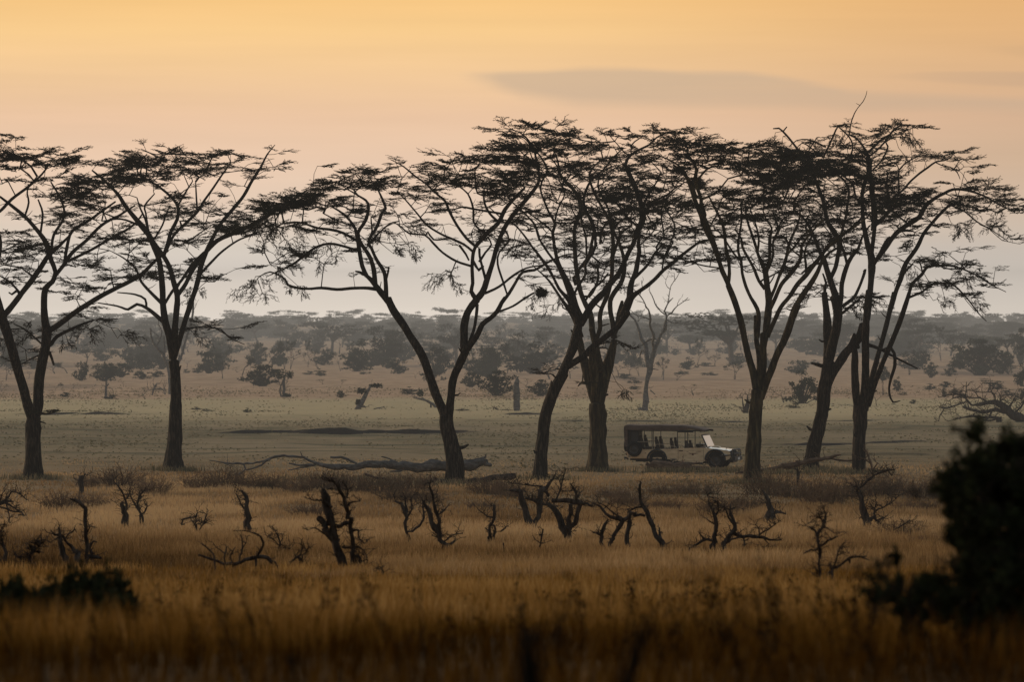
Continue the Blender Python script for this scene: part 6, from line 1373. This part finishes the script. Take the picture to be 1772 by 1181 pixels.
def canopy():
    g = Geo(); r = np.random.default_rng(3)
    xs = np.concatenate([[-2.50, -2.46, -2.40, -2.3], np.linspace(-2.1, 1.45, 26), [1.50]]); prof = []
    sec = [(-.90, -.20), (-.905, -.12), (-.905, -.01), (-.87, .035), (-.6, .05), (-.3, .055), (0, .06), (.3, .055), (.6, .05), (.87, .035), (.905, -.01), (.905, -.12), (.90, -.20)]
    V = []
    for x in xs:
        topz = 2.04 - .05 * abs(math.sin((x + 2.3) * 2.1)) * .4 - (max(0, x - .2) / 1.3) ** 1.3 * .21 - (.05 if x < -2.48 else .01 if x < -2.44 else 0)
        drop = 1.0 if x < .25 else max(.30, 1 - (x - .25) / .9)
        for y, dz in sec:
            V.append((x, y * (1 if x > -2.45 else .97), topz + (dz * drop if dz < 0 else dz) + r.normal(0, .006)))
    n1, n2 = len(xs), len(sec); idx = np.arange(n1 * n2).reshape(n1, n2)
    g.add(V, np.stack([idx[:-1, :-1], idx[1:, :-1], idx[1:, 1:], idx[:-1, 1:]], -1).reshape(-1, 4))
    # rear curtain hanging over the back, wrapping the near corner
    V = []; ys = np.linspace(-.88, .88, 12); zs = np.linspace(1.98, 1.02, 6)
    for z in zs:
        for y in ys: V.append((-2.50 + .02 * math.sin(y * 9) + (1.98 - z) * .05, y, z))
    idx = np.arange(len(V)).reshape(6, 12); g.add(V, np.stack([idx[:-1, :-1], idx[:-1, 1:], idx[1:, 1:], idx[1:, :-1]], -1).reshape(-1, 4))
    V = []; 
    for z in zs:
        for x in (-2.50 + (1.98 - z) * .05, -2.40, -2.33): V.append((x, -.885, z))
    idx = np.arange(len(V)).reshape(6, 3); g.add(V, np.stack([idx[:-1, :-1], idx[:-1, 1:], idx[1:, 1:], idx[1:, :-1]], -1).reshape(-1, 4))
    return g.build('canvas_roof', CANV, car)
cr_ = canopy()
g = Geo(); tube(g, [(1.25, -.86, 1.80), (1.25, .86, 1.80)], [.05, .05], 8); tube(g, [(.15, -.86, 1.77), (.9, -.86, 1.76)], [.045, .03], 6, .3, 2); g.build('rolled_curtain', BLACK, cr_)
rbox(-2.22, -1.82, -.78, .1, 1.1, 1.78, 'rear_locker', BLACK, car, .04)
# door lines, handles, emblem, step
g = Geo()
for x in (.16, 1.40): box(g, x - .006, x + .006, -HW - .004, -HW + .01, .36, .96)
box(g, .16, 1.40, -HW - .004, -HW + .01, .355, .365); box(g, -2.2, 1.4, -HW - .003, -HW + .01, .868, .876); g.build('door_seam', BLACK, car, smooth_=False)
rbox(.20, .40, -HW - .035, -HW, .83, .87, 'door_handle', BLACK, car, .01)
g = Geo(); box(g, -.22, .10, -HW - .02, -HW + .02, .38, .47); box(g, -.14, .02, -HW - .024, -HW - .018, .40, .45, 1); g.build('step', [PIPE, BLACK], car, smooth_=False)
g = Geo(); r = np.random.default_rng(4)   # faded brown door emblem and small side mark
for (cx, cz, w_, h_) in ((.88, .72, .16, .035), (.88, .66, .05, .05), (1.06, .73, .06, .02), (.72, .735, .05, .02), (.62, .80, .05, .018), (1.16, .81, .14, .014), (-1.45, .72, .035, .03), (.88, .69, .03, .1)):
    box(g, cx - w_, cx + w_, -HW - .003, -HW + .005, cz - h_ / 2, cz + h_ / 2)
g.build('door_emblem', BROWN, car, smooth_=False)
rbox(2.1, 2.32, -HW - .012, -HW, .80, .84, 'side_lamp', BROWN, car, .008)
rbox(2.30, 2.56, -HW - .012, -HW, .66, .71, 'indicator', WHITE, car, .01)
yaw = -math.radians(15); pcar = W(1174.8, 808, dist_at(808))
car.location = (pcar[0], pcar[1], float(ground_z(pcar[0], pcar[1])) + .0); car.rotation_euler = (0, 0, yaw)
# ------------------------------------------------------------------ camera, sky, sun, haze
cam = bpy.data.cameras.new('camera'); co = bpy.data.objects.new('camera', cam); COL.objects.link(co)
co.location = (0, 0, CH); co.rotation_euler = (PI / 2, 0, 0)
cam.sensor_width = 36; cam.lens = F * 36 / 1772; cam.shift_y = -30.5 / 1772; cam.clip_start = .5; cam.clip_end = 30000
cam.dof.use_dof = True; cam.dof.focus_distance = 205; cam.dof.aperture_fstop = 2.8
scene.camera = co
scene.view_settings.view_transform = 'Standard'; scene.view_settings.look = 'None'; scene.view_settings.exposure = 0
scene.cycles.max_bounces = 5; scene.cycles.diffuse_bounces = 2; scene.cycles.transparent_max_bounces = 16; scene.cycles.volume_bounces = 0

K_HAZE, L_HAZE = .00046, (.284, .260, .228)
HZ0, HZ1, HTOP = 110.0, 3400.0, 46.0

def s2l(c): return tuple(((v / 255 + .055) / 1.055) ** 2.4 if v / 255 > .04045 else v / 255 / 12.92 for v in c)
w = bpy.data.worlds.new('World'); scene.world = w; w.use_nodes = True
nt = w.node_tree; N = nt.nodes; L = nt.links; N.clear()
out = N.new('ShaderNodeOutputWorld'); bg = N.new('ShaderNodeBackground'); L.new(bg.outputs[0], out.inputs[0])
tc = N.new('ShaderNodeTexCoord'); sp = N.new('ShaderNodeSeparateXYZ'); L.new(tc.outputs['Generated'], sp.inputs[0])
def math_(op, a, b=None, c=None, clamp=False):
    n = N.new('ShaderNodeMath'); n.operation = op; n.use_clamp = clamp
    for i, v in enumerate((a, b, c)):
        if v is None: continue
        if isinstance(v, (int, float)): n.inputs[i].default_value = v
        else: L.new(v, n.inputs[i])
    return n.outputs[0]
def mapr(v, a, b, c=0, d=1, kind='SMOOTHSTEP'):
    n = N.new('ShaderNodeMapRange'); n.interpolation_type = kind; L.new(v, n.inputs[0])
    for i, q in enumerate((a, b, c, d)): n.inputs[i + 1].default_value = q
    return n.outputs[0]
def ramp(v, pts):
    n = N.new('ShaderNodeValToRGB'); e = n.color_ramp.elements
    while len(e) > 1: e.remove(e[-1])
    e[0].position = pts[0][0]; e[0].color = (*pts[0][1], 1)
    for p, c in pts[1:]: e.new(p).color = (*c, 1)
    L.new(v, n.inputs[0]); return n.outputs[0]
def mix(f, a, b, mode='MIX'):
    n = N.new('ShaderNodeMix'); n.data_type = 'RGBA'; n.blend_type = mode
    if isinstance(f, (int, float)): n.inputs[0].default_value = f
    else: L.new(f, n.inputs[0])
    for i, v in ((6, a), (7, b)):
        if isinstance(v, tuple): n.inputs[i].default_value = (*v, 1)
        else: L.new(v, n.inputs[i])
    return n.outputs[2]
X, Y, Z = sp.outputs
U = math_('DIVIDE', X, math_('MAXIMUM', math_('ABSOLUTE', Y), .02))       # tangent of the azimuth from north
E = math_('DIVIDE', Z, math_('MAXIMUM', math_('ABSOLUTE', Y), .02))       # tangent of elevation
e_ = mapr(E, 0, .12, 0, 1, 'LINEAR')
def el(py): return (YH - py) / F / .12
def trans(py):   # how much of the sky survives the haze slab at this elevation
    t = max((YH - py) / F, 1e-5); d = min(HZ1, (HTOP - CH) / t) - HZ0
    return math.exp(-K_HAZE * max(0, d))
def comp(py, c):
    T = trans(py); c = s2l(c)
    return tuple(max(0, (v - h * (1 - T)) / T) / 8 for v, h in zip(c, L_HAZE))
skyL = [(558, (223, 212, 200)), (530, (219, 208, 195)), (500, (215, 204, 192)), (460, (211, 201, 190)), (430, (213, 202, 189)), (405, (219, 203, 187)), (350, (228, 203, 181)), (280, (233, 201, 174)), (200, (235, 197, 163)), (120, (243, 202, 153)), (50, (249, 205, 143)), (0, (249, 201, 134)), (-200, (225, 178, 118)), (-380, (200, 160, 118))]
skyR = [(558, (212, 202, 190)), (530, (207, 197, 185)), (500, (201, 191, 180)), (460, (197, 187, 176)), (430, (198, 186, 174)), (405, (203, 187, 171)), (350, (206, 182, 160)), (280, (208, 178, 150)), (200, (215, 178, 146)), (120, (222, 180, 137)), (50, (230, 182, 129)), (0, (229, 179, 122)), (-200, (205, 160, 110)), (-380, (190, 150, 115))]
rl = ramp(e_, [(max(0, el(p)), comp(p, c)) for p, c in skyL]); rr = ramp(e_, [(max(0, el(p)), comp(p, c)) for p, c in skyR])
sky = mix(mapr(U, -.02, .125), rl, rr)
sky = mix(1.0, sky, (8., 8., 8.), 'MULTIPLY')
# thin soft streaks
mp = N.new('ShaderNodeMapping'); mp.inputs['Scale'].default_value = (6, 6, 120); L.new(tc.outputs['Generated'], mp.inputs[0])
nz = N.new('ShaderNodeTexNoise'); nz.inputs['Scale'].default_value = 1.6; nz.inputs['Detail'].default_value = 5; L.new(mp.outputs[0], nz.inputs[0])
st = mapr(nz.outputs[0], .3, .75, .955, 1.035, 'LINEAR')
cmb = N.new('ShaderNodeCombineXYZ'); [L.new(st, cmb.inputs[i]) for i in range(3)]
sky = mix(1.0, sky, cmb.outputs[0], 'MULTIPLY')
# lens shaped cloud banks: top and bottom edges as functions of azimuth
def ux(px): return ((px - CX) / F + .12) / .3
uu = mapr(U, -.12, .18, 0, 1, 'LINEAR')
def cloud(top, bot, soft, col, amt):
    global sky
    tv = ramp(uu, [(ux(p), (v / 600,) * 3) for p, v in top]); bv = ramp(uu, [(ux(p), (v / 600,) * 3) for p, v in bot])
    pyn = math_('MULTIPLY_ADD', E, -F / 600, YH / 600)
    wob = math_('MULTIPLY_ADD', nz.outputs[0], .05, -.025)
    pyn = math_('ADD', pyn, wob)
    a = mapr(math_('SUBTRACT', pyn, tv), -soft, soft); b = mapr(math_('SUBTRACT', bv, pyn), -soft * 1.6, soft * 1.6)
    f = math_('MULTIPLY', math_('MULTIPLY', a, b), math_('MULTIPLY', mapr(nz.outputs[0], .25, .62, .45, 1.15, 'LINEAR'), amt))
    th = mapr(math_('SUBTRACT', bv, tv), 0, .05); f = math_('MULTIPLY', f, th)
    sky = mix(f, sky, col)
cloud([(700, 132), (790, 130), (860, 128), (940, 125), (1010, 117), (1090, 118), (1180, 126), (1290, 127), (1380, 138), (1470, 156), (1600, 164), (1772, 172), (2100, 190)],
      [(700, 132), (790, 137), (850, 150), (900, 166), (1000, 181), (1180, 184), (1400, 184), (1500, 190), (1620, 188), (1772, 193), (2100, 196)], .015, s2l((206, 180, 153)), .52)
cloud([(700, 130), (1450, 130), (1520, 128), (1600, 124), (1772, 124), (2100, 120)], [(700, 130), (1450, 130), (1520, 134), (1620, 142), (1772, 150), (2100, 156)], .006, s2l((205, 170, 138)), .45)
cloud([(700, 80), (1620, 80), (1700, 76), (1772, 74), (2100, 70)], [(700, 80), (1620, 80), (1700, 86), (1772, 98), (2100, 110)], .01, s2l((210, 170, 125)), .35)
# upper dome from the sky texture
ns = N.new('ShaderNodeTexSky'); ns.sky_type = 'NISHITA'; ns.sun_disc = False; ns.sun_elevation = math.radians(9); ns.sun_rotation = math.radians(-38); ns.dust_density = 3
up = mix(1.0, ns.outputs[0], (.36, .34, .32), 'MULTIPLY')
sky = mix(mapr(Z, .07, .35), sky, up)
L.new(sky, bg.inputs['Color']); bg.inputs['Strength'].default_value = 1.0

sun = bpy.data.lights.new('sun', 'SUN'); sun.energy = 1.6; sun.angle = math.radians(14); sun.color = (1, .80, .58)
so = bpy.data.objects.new('sun', sun); COL.objects.link(so)
az = math.radians(-38); ev = math.radians(9)
dirv = Vector((math.sin(az) * math.cos(ev), math.cos(az) * math.cos(ev), math.sin(ev)))
so.rotation_euler = (-dirv).to_track_quat('-Z', 'Y').to_euler()

# morning haze lying over the plain: absorbing air volume, its glow standing in for scattered light
m = bpy.data.materials.new('haze_air'); m.use_nodes = True; nt2 = m.node_tree; nt2.nodes.clear()
o2 = nt2.nodes.new('ShaderNodeOutputMaterial'); ab = nt2.nodes.new('ShaderNodeVolumeAbsorption'); em = nt2.nodes.new('ShaderNodeEmission'); ad = nt2.nodes.new('ShaderNodeAddShader')
ab.inputs['Color'].default_value = (0, 0, 0, 1); ab.inputs['Density'].default_value = K_HAZE
em.inputs['Color'].default_value = (*L_HAZE, 1); em.inputs['Strength'].default_value = K_HAZE
nt2.links.new(ab.outputs[0], ad.inputs[0]); nt2.links.new(em.outputs[0], ad.inputs[1]); nt2.links.new(ad.outputs[0], o2.inputs['Volume'])
g = Geo(); Xw = 4000.0
V = [(x, y, z) for z in (-12, HTOP) for y in (HZ0, HZ1) for x in (-Xw, Xw)]
g.add(V, [[0, 2, 3, 1], [4, 5, 7, 6], [0, 1, 5, 4], [2, 6, 7, 3], [0, 4, 6, 2], [1, 3, 7, 5]])
hz = g.build('haze', m, smooth_=False); tag(hz, kind='structure')
